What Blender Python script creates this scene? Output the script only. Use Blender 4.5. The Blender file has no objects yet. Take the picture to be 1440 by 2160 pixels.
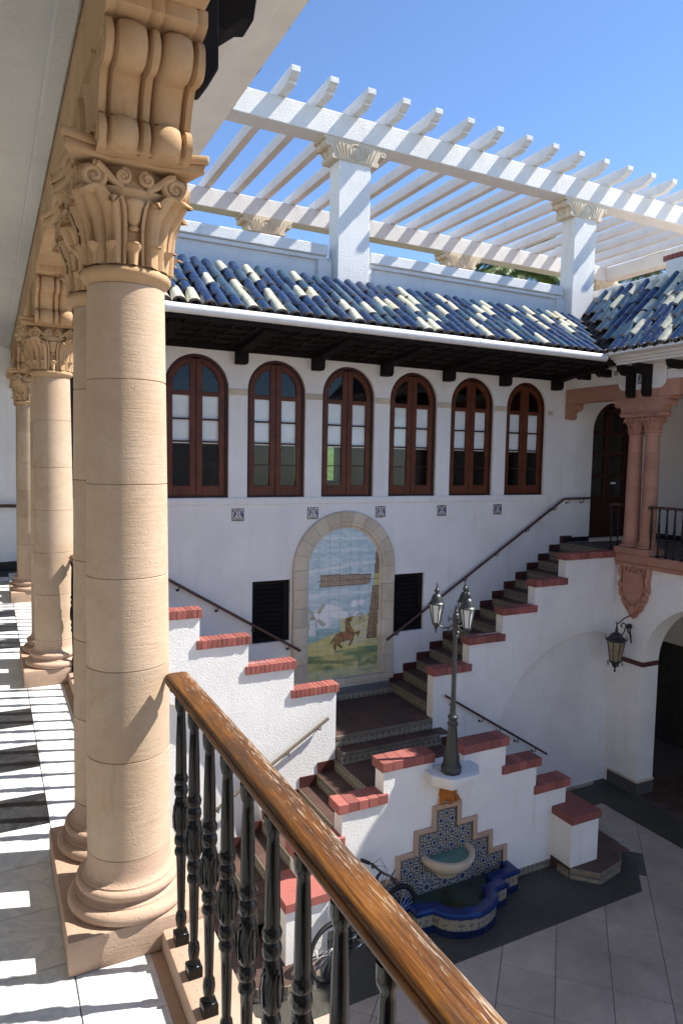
import bpy, bmesh, math, random
from mathutils import Vector, Matrix
from math import pi, sin, cos, sqrt, radians, atan2

S = bpy.context.scene
COL = S.collection
random.seed(7)
PI = pi

# ------------------------------------------------------------------ camera
yaw, pitch, roll = 0.47449, 0.075735, 0.018039
fw = Vector((sin(yaw)*cos(pitch), cos(yaw)*cos(pitch), -sin(pitch)))
r0 = Vector((cos(yaw), -sin(yaw), 0)); u0 = r0.cross(fw)
rr = r0*cos(roll)+u0*sin(roll); uu = u0*cos(roll)-r0*sin(roll)
cd = bpy.data.cameras.new('camera'); cam = bpy.data.objects.new('camera', cd); COL.objects.link(cam)
cam.matrix_world = Matrix(((rr.x, uu.x, -fw.x, 0), (rr.y, uu.y, -fw.y, 0), (rr.z, uu.z, -fw.z, 1.62), (0, 0, 0, 1)))
cd.sensor_fit = 'VERTICAL'; cd.sensor_height = 36.0; cd.lens = 36.0*1448.24/2160.0
cd.clip_start = 0.05; cd.clip_end = 1000
S.camera = cam

# ------------------------------------------------------------------ sky, sun, exposure
SUN = Vector((1.0, -0.32, 1.27)).normalized()            # towards the sun
sun_el = math.asin(SUN.z); sun_az = atan2(SUN.x, SUN.y)   # azimuth from +Y clockwise
w = bpy.data.worlds.new('World'); S.world = w; w.use_nodes = True
nt = w.node_tree
bg = nt.nodes['Background']; sky = nt.nodes.new('ShaderNodeTexSky')
sky.sky_type = 'NISHITA'; sky.sun_disc = False
sky.sun_elevation = sun_el; sky.sun_rotation = sun_az
sky.air_density = 0.7; sky.dust_density = 0.0; sky.ozone_density = 5.0; sky.altitude = 0
nt.links.new(sky.outputs[0], bg.inputs[0]); bg.inputs[1].default_value = 0.13
sd = bpy.data.lights.new('sun', 'SUN'); sun = bpy.data.objects.new('sun', sd); COL.objects.link(sun)
sd.energy = 4.5; sd.angle = radians(0.53); sd.color = (1.0, 0.95, 0.87)
sun.rotation_euler = SUN.to_track_quat('Z', 'Y').to_euler(); sun.location = (30, -12, 40)
S.view_settings.view_transform = 'Standard'; S.view_settings.look = 'None'
S.view_settings.exposure = 1.1; S.view_settings.gamma = 1.0
S.view_settings.use_curve_mapping = False
S.cycles.max_bounces = 8; S.cycles.diffuse_bounces = 5; S.cycles.glossy_bounces = 3
S.cycles.transparent_max_bounces = 8

# ------------------------------------------------------------------ helpers
def wl(o):
    v = Vector((0, 0, 0))
    while o is not None:
        v = v + o.location; o = o.parent
    return v

def tag(o, label=None, cat=None, group=None, kind=None):
    if label: o['label'] = label
    if cat: o['category'] = cat
    if group: o['group'] = group
    if kind: o['kind'] = kind
    return o

def thing(name, label, cat, loc=(0, 0, 0), group=None):
    o = bpy.data.objects.new(name, None); COL.objects.link(o)
    o.location = loc; o.empty_display_size = 0.2
    return tag(o, label, cat, group, 'thing')

class MB:
    def __init__(s): s.v = []; s.f = []
    def add(s, vs, fs):
        n = len(s.v); s.v += [tuple(p) for p in vs]; s.f += [tuple(i+n for i in f) for f in fs]; return s
    def box(s, x0, x1, y0, y1, z0, z1):
        return s.add([(x0,y0,z0),(x1,y0,z0),(x1,y1,z0),(x0,y1,z0),(x0,y0,z1),(x1,y0,z1),(x1,y1,z1),(x0,y1,z1)],
                     [(0,3,2,1),(4,5,6,7),(0,1,5,4),(1,2,6,5),(2,3,7,6),(3,0,4,7)])
    def cbox(s, x0, x1, y0, y1, z0, z1, c=0.004):
        """box with chamfered upper edges"""
        return s.add([(x0,y0,z0),(x1,y0,z0),(x1,y1,z0),(x0,y1,z0),
                      (x0,y0,z1-c),(x1,y0,z1-c),(x1,y1,z1-c),(x0,y1,z1-c),
                      (x0+c,y0+c,z1),(x1-c,y0+c,z1),(x1-c,y1-c,z1),(x0+c,y1-c,z1)],
                     [(0,3,2,1),(8,9,10,11),(0,1,5,4),(1,2,6,5),(2,3,7,6),(3,0,4,7),(4,5,9,8),(5,6,10,9),(6,7,11,10),(7,4,8,11)])
    def prism(s, p, plane, a, b):
        n = len(p)
        if plane == 'xz': m = lambda q, t: (q[0], t, q[1])
        elif plane == 'yz': m = lambda q, t: (t, q[0], q[1])
        else: m = lambda q, t: (q[0], q[1], t)
        vs = [m(q, a) for q in p]+[m(q, b) for q in p]
        fs = [tuple(range(n))[::-1], tuple(range(n, 2*n))]
        fs += [(i, (i+1) % n, n+(i+1) % n, n+i) for i in range(n)]
        return s.add(vs, fs)
    def poly(s, p): return s.add(p, [tuple(range(len(p)))])
    def tube(s, pts, r, n=8, cap=True, flat=1.0):
        pts = [Vector(p) for p in pts]; m = len(pts)
        rs = r if isinstance(r, (list, tuple)) else [r]*m
        vs = []; up = None
        for i, p in enumerate(pts):
            d = (pts[min(i+1, m-1)]-pts[max(i-1, 0)]).normalized()
            if up is None:
                up = Vector((0, 0, 1)) if abs(d.z) < 0.9 else Vector((1, 0, 0))
            a = d.cross(up).normalized(); b = a.cross(d).normalized(); up = b
            for k in range(n):
                t = 2*PI*k/n
                vs.append(p+a*(cos(t)*rs[i])+b*(sin(t)*rs[i]*flat))
        fs = [(i*n+k, i*n+(k+1) % n, (i+1)*n+(k+1) % n, (i+1)*n+k) for i in range(m-1) for k in range(n)]
        if cap: fs += [tuple(range(n))[::-1], tuple(range((m-1)*n, m*n))]
        return s.add(vs, fs)
    def lathe(s, prof, c=(0, 0, 0), n=24, a0=0, a1=2*PI, cap=True, M=None):
        full = abs(a1-a0-2*PI) < 1e-6
        cols = n if full else n+1
        vs = []
        for (r, z) in prof:
            for k in range(cols):
                t = a0+(a1-a0)*k/n
                q = Vector((r*cos(t), r*sin(t), z))
                if M is not None: q = M @ q
                vs.append((q.x+c[0], q.y+c[1], q.z+c[2]))
        m = len(prof); fs = []
        for i in range(m-1):
            for k in range(n):
                k2 = (k+1) % cols
                fs.append((i*cols+k, i*cols+k2, (i+1)*cols+k2, (i+1)*cols+k))
        if cap and full:
            if prof[0][0] > 1e-4: fs.append(tuple(range(cols))[::-1])
            if prof[-1][0] > 1e-4: fs.append(tuple(range((m-1)*cols, m*cols)))
        return s.add(vs, fs)
    def grid(s, fn, nu, nv, closed_u=False):
        cu = nu if closed_u else nu+1
        vs = [fn(i/nu, j/nv) for j in range(nv+1) for i in range(cu)]
        fs = []
        for j in range(nv):
            for i in range(nu):
                i2 = (i+1) % cu
                fs.append((j*cu+i, j*cu+i2, (j+1)*cu+i2, (j+1)*cu+i))
        return s.add(vs, fs)
    def torus(s, c, ax, R, r, nu=24, nv=8, a0=0, a1=2*PI):
        ax = Vector(ax).normalized(); e = ax.orthogonal().normalized(); g = ax.cross(e)
        c = Vector(c)
        return s.tube([c+e*(R*cos(a0+(a1-a0)*k/nu))+g*(R*sin(a0+(a1-a0)*k/nu)) for k in range(nu+1)], r, nv, cap=abs(a1-a0-2*PI) > 1e-3)
    def ball(s, c, r, n=10, sz=1.0):
        return s.lathe([(r*sin(PI*i/n) if 0 < i < n else 0.0005, -r*sz*cos(PI*i/n)) for i in range(n+1)], c, max(8, n+2))
    def mesh(s, name, mat, org=Vector((0, 0, 0)), smooth=35, bevel=0, recalc=True, segs=1):
        me = bpy.data.meshes.new(name)
        me.from_pydata([(p[0]-org[0], p[1]-org[1], p[2]-org[2]) for p in s.v], [], s.f)
        if recalc or bevel:
            bm = bmesh.new(); bm.from_mesh(me)
            if recalc: bmesh.ops.recalc_face_normals(bm, faces=bm.faces)
            if bevel:
                bm.normal_update()
                es = [e for e in bm.edges if len(e.link_faces) == 2 and e.calc_face_angle(0) > 0.5]
                bmesh.ops.bevel(bm, geom=es, offset=bevel, segments=segs, affect='EDGES', profile=0.6)
            bm.to_mesh(me); bm.free()
        if smooth:
            me.polygons.foreach_set('use_smooth', [True]*len(me.polygons))
            me.set_sharp_from_angle(angle=radians(smooth))
        if mat: me.materials.append(mat)
        me.update()
        return me
    def build(s, name, mat, parent=None, org=None, **k):
        o0 = Vector(org) if org is not None else (wl(parent) if parent else Vector((0, 0, 0)))
        o = bpy.data.objects.new(name, s.mesh(name, mat, o0, **k)); COL.objects.link(o)
        if parent:
            o.parent = parent; o.location = o0-wl(parent)
        else: o.location = o0
        return o

def piece(me, name, parent, loc, rot=None, scale=None):
    o = bpy.data.objects.new(name, me); COL.objects.link(o); o.parent = parent
    o.location = Vector(loc)-wl(parent)
    if rot: o.rotation_euler = rot
    if scale: o.scale = scale
    return o

def kids(o): return [c for c in ALLKIDS.get(o.name, [])]
def copy_tree(o, parent=None):
    c = o.copy(); COL.objects.link(c)
    if parent: c.parent = parent
    for ch in list(o.children): copy_tree(ch, c)
    return c

def arc(cx, cz, r, a0, a1, n):
    return [(cx+r*cos(a0+(a1-a0)*i/n), cz+r*sin(a0+(a1-a0)*i/n)) for i in range(n+1)]

# ------------------------------------------------------------------ materials
class NT:
    def __init__(s, name):
        s.m = bpy.data.materials.new(name); s.m.use_nodes = True
        s.t = s.m.node_tree; s.b = s.t.nodes['Principled BSDF']; s.out = s.t.nodes['Material Output']
    def n(s, ty, **kw):
        x = s.t.nodes.new(ty)
        for k, v in kw.items(): setattr(x, k, v)
        return x
    def l(s, a, b): s.t.links.new(a, b); return s
    def pos(s): return s.n('ShaderNodeNewGeometry').outputs['Position']
    def mapv(s, v, scale=(1, 1, 1), rot=(0, 0, 0), loc=(0, 0, 0)):
        m = s.n('ShaderNodeMapping'); s.l(v, m.inputs[0])
        m.inputs['Scale'].default_value = scale; m.inputs['Rotation'].default_value = rot; m.inputs['Location'].default_value = loc
        return m.outputs[0]
    def noise(s, v, scale, detail=4, rough=0.55, dist=0):
        x = s.n('ShaderNodeTexNoise'); s.l(v, x.inputs['Vector'])
        x.inputs['Scale'].default_value = scale; x.inputs['Detail'].default_value = detail
        x.inputs['Roughness'].default_value = rough; x.inputs['Distortion'].default_value = dist
        return x.outputs['Fac']
    def ramp(s, f, stops, interp='LINEAR'):
        x = s.n('ShaderNodeValToRGB'); x.color_ramp.interpolation = interp; s.l(f, x.inputs[0])
        e = x.color_ramp.elements
        while len(e) < len(stops): e.new(0.5)
        for i, (p, c) in enumerate(stops):
            e[i].position = p; e[i].color = (c, c, c, 1) if isinstance(c, (int, float)) else tuple(c)+(1,)
        return x.outputs[0]
    def math(s, op, a, b=None, c=None):
        x = s.n('ShaderNodeMath', operation=op)
        for i, q in enumerate((a, b, c)):
            if q is None: continue
            if isinstance(q, (int, float)): x.inputs[i].default_value = q
            else: s.l(q, x.inputs[i])
        return x.outputs[0]
    def mix(s, f, a, b, mode='MIX'):
        x = s.n('ShaderNodeMix', data_type='RGBA', blend_type=mode)
        for i, q in ((0, f), (6, a), (7, b)):
            if isinstance(q, (int, float)): x.inputs[i].default_value = q
            elif isinstance(q, tuple): x.inputs[i].default_value = q+(1,)
            else: s.l(q, x.inputs[i])
        return x.outputs[2]
    def bump(s, h, strength=0.5, dist=0.01, prev=None):
        x = s.n('ShaderNodeBump'); s.l(h, x.inputs['Height'])
        x.inputs['Strength'].default_value = strength; x.inputs['Distance'].default_value = dist
        if prev is not None: s.l(prev, x.inputs['Normal'])
        return x.outputs[0]
    def col(s, c):
        if isinstance(c, tuple): s.b.inputs['Base Color'].default_value = c+(1,)
        else: s.l(c, s.b.inputs['Base Color'])
        return s
    def rough(s, r):
        if isinstance(r, (int, float)): s.b.inputs['Roughness'].default_value = r
        else: s.l(r, s.b.inputs['Roughness'])
        return s
    def nrm(s, x): s.l(x, s.b.inputs['Normal']); return s
    def spec(s, v): s.b.inputs['Specular IOR Level'].default_value = v; return s
    def rnd(s): return s.n('ShaderNodeObjectInfo').outputs['Random']

def mul(c, k): return tuple(x*k for x in c)

def m_stucco(name, c=(0.87, 0.85, 0.805), bump=0.36, scale=58, dist=0.009):
    n = NT(name); p = n.pos()
    big = n.noise(p, 1.3, 5, 0.6); fine = n.noise(p, 9, 5, 0.65)
    v = n.mix(n.ramp(big, [(0.35, 0.0), (0.72, 1.0)]), c, mul(c, 0.88))
    patch = n.noise(p, 0.55, 6, 0.7, 0.8)
    v = n.mix(n.ramp(patch, [(0.565, 0.0), (0.58, 0.5)]), v, mul(c, 0.95))
    streak = n.noise(n.mapv(p, (7, 7, 0.6)), 1.0, 4, 0.6)
    v = n.mix(n.math('MULTIPLY', n.ramp(streak, [(0.57, 0.0), (0.76, 1.0)]), 0.38), v, (c[0]*0.70, c[1]*0.68, c[2]*0.63))
    v = n.mix(n.math('MULTIPLY', n.ramp(fine, [(0.62, 0.0), (0.75, 1.0)]), 0.12), v, mul(c, 0.8))
    n.col(v).rough(0.9).spec(0.25)
    h = n.noise(p, scale, 3, 0.55, 0.3)
    h2 = n.ramp(h, [(0.36, 0.0), (0.62, 1.0)])
    n.nrm(n.bump(n.noise(p, 260, 2), bump*0.3, 0.002, n.bump(h2, bump, dist)))
    return n.m

def m_stone(name, c, c2, stria=0.5, fine=0.4):
    n = NT(name); p = n.pos()
    a = n.noise(p, 3.0, 6, 0.65); b = n.noise(p, 28, 4, 0.6)
    v = n.mix(n.ramp(a, [(0.32, 0.0), (0.7, 1.0)]), c, c2)
    v = n.mix(n.math('MULTIPLY', n.ramp(b, [(0.45, 0.0), (0.75, 1.0)]), 0.38), v, mul(c, 0.70))
    blot = n.noise(p, 1.7, 6, 0.72, 0.6)
    v = n.mix(n.math('MULTIPLY', n.ramp(blot, [(0.56, 0.0), (0.62, 1.0)]), 0.30), v, (c[0]*0.74, c[1]*0.62, c[2]*0.50))
    st = n.noise(n.mapv(p, (5, 5, 1.1)), 1.0, 5, 0.7)
    v = n.mix(n.math('MULTIPLY', n.ramp(st, [(0.62, 0.0), (0.70, 1.0)]), 0.4), v, (c[0]*0.62, c[1]*0.5, c[2]*0.4))
    kk = n.math('MULTIPLY_ADD', n.rnd(), 0.22, 0.87); cc = n.n('ShaderNodeCombineColor')
    for i in range(3): n.l(kk, cc.inputs[i])
    v = n.mix(1.0, v, cc.outputs[0], 'MULTIPLY')
    n.col(v).rough(0.88).spec(0.25)
    s1 = n.noise(n.mapv(p, (9, 9, 75)), 1.0, 5, 0.65, 0.4)
    bm = n.bump(s1, stria, 0.006)
    pit = n.ramp(n.noise(p, 95, 2), [(0.25, 0.0), (0.36, 1.0)])
    n.nrm(n.bump(pit, fine, 0.003, n.bump(n.noise(p, 160, 3), fine, 0.002, bm)))
    return n.m

def m_plain(name, c, rough=0.5, var=0.12, bump=0.0, spec=0.5, bscale=60, metal=0):
    n = NT(name); p = n.pos()
    a = n.noise(p, 6, 4, 0.6)
    v = n.mix(n.ramp(a, [(0.3, 0.0), (0.7, 1.0)]), mul(c, 1+var), mul(c, 1-var))
    n.col(v).rough(rough).spec(spec); n.b.inputs['Metallic'].default_value = metal
    if bump: n.nrm(n.bump(n.noise(p, bscale, 3), bump, 0.004))
    return n.m

def m_pieces(name, c, rnd=0.25, rough=0.6, bump=0.25, bscale=90, dirt=(0.02, 0.018, 0.015), dirt_amt=0.35, spec=0.4, hue=None):
    """pieces whose tone changes a little from one object to the next"""
    n = NT(name); p = n.pos(); r = n.rnd()
    k = n.math('MULTIPLY_ADD', r, 2*rnd, 1-rnd)
    base = n.mix(1.0, c, n.n('ShaderNodeCombineColor').outputs[0], 'MULTIPLY')
    cc = n.n('ShaderNodeCombineColor')
    for i in range(3): n.l(k, cc.inputs[i])
    base = n.mix(1.0, c, cc.outputs[0], 'MULTIPLY')
    if hue: base = n.mix(n.math('FRACT', n.math('MULTIPLY', r, 7.31)), base, hue)
    d = n.noise(p, 14, 5, 0.65)
    base = n.mix(n.math('MULTIPLY', n.ramp(d, [(0.5, 0.0), (0.75, 1.0)]), dirt_amt), base, dirt)
    n.col(base).rough(rough).spec(spec)
    if bump: n.nrm(n.bump(n.noise(p, bscale, 4), bump, 0.003))
    return n.m

M = {}
M['stucco'] = m_stucco('white_stucco')
M['stucco_rough'] = m_stucco('rough_white_stucco', (0.89, 0.88, 0.855), 0.34, 62, 0.008)
M['stucco_smooth'] = m_stucco('smooth_white_plaster', (0.87, 0.85, 0.81), 0.25, 45, 0.007)
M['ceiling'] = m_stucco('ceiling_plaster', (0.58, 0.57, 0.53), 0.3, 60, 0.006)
M['tan'] = m_stone('tan_stone', (0.565, 0.435, 0.315), (0.48, 0.34, 0.225), 0.32, 0.4)
M['tan_carved'] = m_stone('carved_tan_stone', (0.56, 0.385, 0.22), (0.45, 0.28, 0.145), 0.18, 0.3)
M['tan_base'] = m_stone('pinkish_tan_stone', (0.54, 0.385, 0.285), (0.46, 0.31, 0.22), 0.3, 0.6)
M['pink'] = m_stone('pink_stone', (0.50, 0.27, 0.19), (0.42, 0.20, 0.13), 0.25, 0.25)
M['cream'] = m_stone('cream_stone', (0.68, 0.60, 0.47), (0.56, 0.465, 0.34), 0.15, 0.3)
M['brick'] = m_pieces('painted_red_brick', (0.30, 0.096, 0.078), 0.24, 0.75, 0.5, 60, (0.12, 0.05, 0.04), 0.35)
M['terracotta'] = m_pieces('terracotta_tile', (0.088, 0.046, 0.036), 0.25, 0.55, 0.25, 40, (0.05, 0.035, 0.03), 0.5)
M['skirt'] = m_pieces('red_skirting_tile', (0.085, 0.027, 0.022), 0.2, 0.5, 0.2, 40)
M['mahogany'] = m_plain('mahogany', (0.115, 0.032, 0.013), 0.42, 0.25, 0.15, 0.25, 30)
M['mahogany_dark'] = m_plain('dark_mahogany', (0.045, 0.013, 0.008), 0.45, 0.25, 0.15, 0.25)
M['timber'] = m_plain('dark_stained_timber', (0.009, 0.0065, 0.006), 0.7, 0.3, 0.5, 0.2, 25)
M['iron'] = m_plain('black_wrought_iron', (0.016, 0.016, 0.016), 0.42, 0.2, 0.2)
M['lampgreen'] = m_plain('dark_green_grey_metal', (0.032, 0.038, 0.036), 0.4, 0.25, 0.15)
M['handrail'] = m_plain('dark_wood_handrail', (0.085, 0.035, 0.022), 0.42, 0.2)
M['white_paint'] = m_stucco('white_painted_concrete', (0.76, 0.75, 0.725), 0.45, 50, 0.010)
M['gutter'] = m_plain('white_painted_gutter', (0.72, 0.72, 0.70), 0.45, 0.06, 0.05)
M['blind'] = m_plain('white_blind', (0.88, 0.89, 0.88), 0.8, 0.03)
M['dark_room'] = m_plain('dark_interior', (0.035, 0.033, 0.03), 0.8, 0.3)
M['black_stone'] = m_plain('black_baseboard', (0.015, 0.015, 0.016), 0.3, 0.2)
M['grey_stone'] = m_pieces('grey_stone_baseboard', (0.10, 0.095, 0.085), 0.2, 0.5, 0.2)
M['rubber'] = m_plain('tyre_rubber', (0.016, 0.016, 0.017), 0.65, 0.2, 0.2, 0.3, 150)
M['chrome'] = m_plain('brushed_metal', (0.55, 0.55, 0.56), 0.3, 0.05, 0, 0.5, 60, 1.0)
M['bike_black'] = m_plain('black_bike_paint', (0.012, 0.012, 0.014), 0.25, 0.1)
M['bike_red'] = m_plain('red_bike_paint', (0.22, 0.03, 0.02), 0.3, 0.1)
M['reflector'] = m_plain('white_reflector', (0.8, 0.8, 0.78), 0.2, 0.02)
M['lion'] = m_stone('glazed_orange_terracotta', (0.42, 0.17, 0.035), (0.30, 0.09, 0.02), 0.15, 0.2)
M['urn'] = m_plain('cobalt_glazed_ceramic', (0.012, 0.022, 0.13), 0.12, 0.3)
M['frosted'] = m_plain('frosted_lamp_glass', (0.62, 0.66, 0.64), 0.35, 0.05)
M['amber'] = m_plain('amber_lantern_glass', (0.30, 0.25, 0.15), 0.25, 0.3)
M['bark'] = m_plain('palm_bark', (0.12, 0.09, 0.065), 0.9, 0.3, 0.8)

def m_roof(name, c, c2):
    n = NT(name); p = n.pos(); r = n.rnd()
    v = n.mix(r, c, c2)
    g = n.noise(p, 9, 5, 0.7); q = n.noise(p, 30, 4, 0.7)
    v = n.mix(n.math('MULTIPLY', n.ramp(g, [(0.50, 0.0), (0.70, 1.0)]), 0.5), v, (0.10, 0.10, 0.095))
    v = n.mix(n.ramp(q, [(0.66, 0.0), (0.72, 1.0)]), v, (0.10, 0.075, 0.05))
    n.col(v); n.rough(n.ramp(q, [(0.4, 0.12), (0.75, 0.5)])); n.spec(0.5)
    n.nrm(n.bump(n.noise(p, 22, 3), 0.25, 0.006))
    return n.m
M['roof_blue'] = m_roof('blue_glazed_tile', (0.011, 0.042, 0.115), (0.008, 0.028, 0.085))
M['roof_mid'] = m_roof('slate_blue_glazed_tile', (0.042, 0.095, 0.145), (0.026, 0.066, 0.110))
M['roof_cream'] = m_roof('cream_glazed_tile', (0.66, 0.64, 0.48), (0.56, 0.53, 0.38))
M['tile_lip'] = m_plain('dark_tile_lip', (0.030, 0.022, 0.018), 0.85, 0.4, 0.3)  # dark colour for the band at each tile's low end
M['roof_bed'] = m_plain('roof_bedding_mortar', (0.045, 0.042, 0.045), 0.8, 0.4, 0.5)

def m_rail():
    n = NT('weathered_varnished_wood'); p = n.pos()
    g = n.noise(n.mapv(p, (120, 5.0, 120)), 1.0, 6, 0.7, 0.5)
    fine = n.noise(n.mapv(p, (420, 26, 420)), 1.0, 4, 0.65)
    big = n.noise(n.mapv(p, (22, 5.0, 22)), 1.0, 5, 0.65)
    v = n.ramp(g, [(0.30, (0.026, 0.010, 0.004)), (0.45, (0.105, 0.038, 0.008)), (0.60, (0.20, 0.080, 0.014)), (0.8, (0.27, 0.125, 0.034))])
    v = n.mix(n.ramp(big, [(0.45, 0.0), (0.62, 1.0)]), v, n.ramp(g, [(0.3, (0.042, 0.020, 0.010)), (0.7, (0.11, 0.056, 0.025))]))
    v = n.mix(n.math('MULTIPLY', n.ramp(fine, [(0.32, 1.0), (0.46, 0.0)]), 0.75), v, (0.08, 0.03, 0.012))
    sx = n.n('ShaderNodeSeparateXYZ'); n.l(p, sx.inputs[0])
    edge = n.math('MINIMUM', n.math('MULTIPLY_ADD', sx.outputs[0], 22.0, -11.45), 1.0)
    wr = n.noise(n.mapv(p, (380, 22, 380)), 1.0, 4, 0.65, 0.5)
    patch = n.noise(n.mapv(p, (14, 3.0, 14)), 1.0, 4, 0.6)
    thr = n.math('ADD', n.math('MULTIPLY', edge, 0.13), n.math('MULTIPLY', patch, 0.30))
    wear = n.ramp(n.math('ADD', wr, thr), [(0.80, 0.0), (0.86, 1.0)])
    v = n.mix(wear, v, n.mix(fine, (0.22, 0.18, 0.14), (0.42, 0.35, 0.275)))
    n.col(v); n.rough(n.mix(wear, (0.42, 0.42, 0.42), (0.9, 0.9, 0.9))).spec(0.28)
    n.nrm(n.bump(n.math('SUBTRACT', g, n.math('MULTIPLY', wear, 0.3)), 0.5, 0.002)); return n.m
M['rail'] = m_rail()

def m_baluster():
    n = NT('weathered_black_painted_wood'); p = n.pos()
    g = n.noise(n.mapv(p, (160, 160, 9)), 1.0, 5, 0.65, 0.3)
    v = n.ramp(g, [(0.56, (0.0045, 0.0045, 0.0045)), (0.68, (0.014, 0.0135, 0.013)), (0.80, (0.07, 0.066, 0.06))])
    n.col(v); n.rough(n.ramp(g, [(0.54, 0.15), (0.74, 0.65)])); n.spec(0.24)
    n.nrm(n.bump(g, 0.22, 0.0015)); return n.m
M['baluster'] = m_baluster()

def m_marble(name, c, vein, amt):
    n = NT(name); p = n.pos(); r = n.rnd()
    off = n.n('ShaderNodeVectorMath', operation='ADD'); n.l(p, off.inputs[0])
    cb = n.n('ShaderNodeCombineXYZ'); n.l(n.math('MULTIPLY', r, 30), cb.inputs[0]); n.l(cb.outputs[0], off.inputs[1])
    a = n.noise(off.outputs[0], 3.5, 7, 0.7, 1.6)
    ve = n.ramp(a, [(0.44, 0.0), (0.5, 1.0), (0.56, 0.0)])
    b = n.noise(off.outputs[0], 2.0, 4)
    v = n.mix(n.math('MULTIPLY', ve, amt), c, vein)
    v = n.mix(n.math('MULTIPLY', n.ramp(b, [(0.4, 0.0), (0.7, 1.0)]), amt*0.6), v, vein)
    v = n.mix(n.math('MULTIPLY', n.ramp(n.noise(p, 7, 5, 0.7), [(0.58, 0.0), (0.7, 1.0)]), 0.3), v, (0.30, 0.24, 0.15))
    n.col(v).rough(0.34).spec(0.3); return n.m
M['marble_white'] = m_marble('white_marble', (0.74, 0.745, 0.73), (0.45, 0.48, 0.48), 0.55)
M['marble_black'] = m_marble('black_marble', (0.010, 0.011, 0.014), (0.20, 0.20, 0.20), 0.12)

def m_terrazzo(name, c, speck, dark):
    n = NT(name); p = n.pos(); r = n.rnd()
    v = n.mix(n.ramp(n.noise(p, 1.4, 5, 0.65), [(0.35, 0.0), (0.7, 1.0)]), c, mul(c, 0.66))
    k = n.math('MULTIPLY_ADD', r, 0.16, 0.92); cc = n.n('ShaderNodeCombineColor')
    for i in range(3): n.l(k, cc.inputs[i])
    v = n.mix(1.0, v, cc.outputs[0], 'MULTIPLY')
    v = n.mix(n.math('MULTIPLY', n.ramp(n.noise(p, 75, 2), [(0.60, 0.0), (0.66, 1.0)]), 0.6), v, speck)
    v = n.mix(n.math('MULTIPLY', n.ramp(n.noise(p, 60, 2), [(0.30, 1.0), (0.37, 0.0)]), 0.6), v, dark)
    v = n.mix(n.ramp(n.noise(p, 5.5, 3, 0.5), [(0.76, 0.0), (0.79, 1.0)]), v, mul(dark, 0.6))
    n.col(v).rough(0.62).spec(0.35); n.nrm(n.bump(n.noise(p, 120, 2), 0.2, 0.002)); return n.m
M['paver'] = m_terrazzo('pinkish_grey_terrazzo', (0.43, 0.355, 0.29), (0.56, 0.465, 0.38), (0.15, 0.12, 0.105))
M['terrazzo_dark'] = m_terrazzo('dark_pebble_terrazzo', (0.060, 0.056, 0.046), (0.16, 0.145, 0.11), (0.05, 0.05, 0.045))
M['grout'] = m_plain('dark_grout', (0.09, 0.08, 0.075), 0.9, 0.2)
M['ground'] = m_plain('bare_ground', (0.12, 0.11, 0.09), 0.95, 0.3)

def m_grass():
    n = NT('sunlit_grass'); p = n.pos()
    v = n.ramp(n.noise(p, 5, 6, 0.75), [(0.3, (0.035, 0.085, 0.012)), (0.55, (0.075, 0.17, 0.02)), (0.75, (0.16, 0.24, 0.05))])
    n.col(v).rough(0.9); n.nrm(n.bump(n.noise(p, 14, 5, 0.7), 1.0, 0.15)); return n.m
M['grass'] = m_grass()

def m_leaf(name, c, c2):
    n = NT(name); p = n.pos()
    n.col(n.mix(n.ramp(n.noise(p, 3, 3), [(0.35, 0.0), (0.65, 1.0)]), c, c2)).rough(0.45).spec(0.4)
    return n.m
M['frond'] = m_leaf('palm_leaf', (0.065, 0.13, 0.025), (0.16, 0.17, 0.045))

def m_glass():
    n = NT('window_glass')
    t = n.n('ShaderNodeBsdfTransparent'); t.inputs[0].default_value = (0.95, 0.97, 0.96, 1)
    g = n.n('ShaderNodeBsdfGlossy'); g.inputs['Roughness'].default_value = 0.02
    ge = n.n('ShaderNodeNewGeometry'); dt_ = n.n('ShaderNodeVectorMath', operation='DOT_PRODUCT')
    n.l(ge.outputs['Normal'], dt_.inputs[0]); n.l(ge.outputs['Incoming'], dt_.inputs[1])
    k = n.math('POWER', n.math('SUBTRACT', 1.0, n.math('ABSOLUTE', dt_.outputs['Value'])), 5.0)
    fr = n.math('MULTIPLY_ADD', k, 0.90, 0.032)
    mx = n.n('ShaderNodeMixShader'); n.l(fr, mx.inputs[0]); n.l(t.outputs[0], mx.inputs[1]); n.l(g.outputs[0], mx.inputs[2])
    n.l(mx.outputs[0], n.out.inputs[0]); return n.m
M['glass'] = m_glass()

def m_water(name, deep, edge):
    n = NT(name); p = n.pos()
    n.col(n.mix(n.ramp(n.noise(p, 4.5, 4, 0.6), [(0.38, 0.0), (0.62, 1.0)]), deep, edge)).rough(0.08).spec(0.5)
    n.nrm(n.bump(n.noise(p, 14, 2), 0.05, 0.01)); return n.m
M['water'] = m_water('murky_pool_water', (0.040, 0.034, 0.010), (0.020, 0.052, 0.046))
M['water_basin'] = m_water('green_basin_water', (0.085, 0.18, 0.145), (0.12, 0.24, 0.20))
M['pool_blue'] = m_plain('cobalt_glazed_coping', (0.007, 0.025, 0.115), 0.16, 0.35, 0.2, 0.5, 40)
M['pool_navy'] = m_plain('navy_glazed_tile', (0.008, 0.016, 0.055), 0.25, 0.3)

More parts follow.
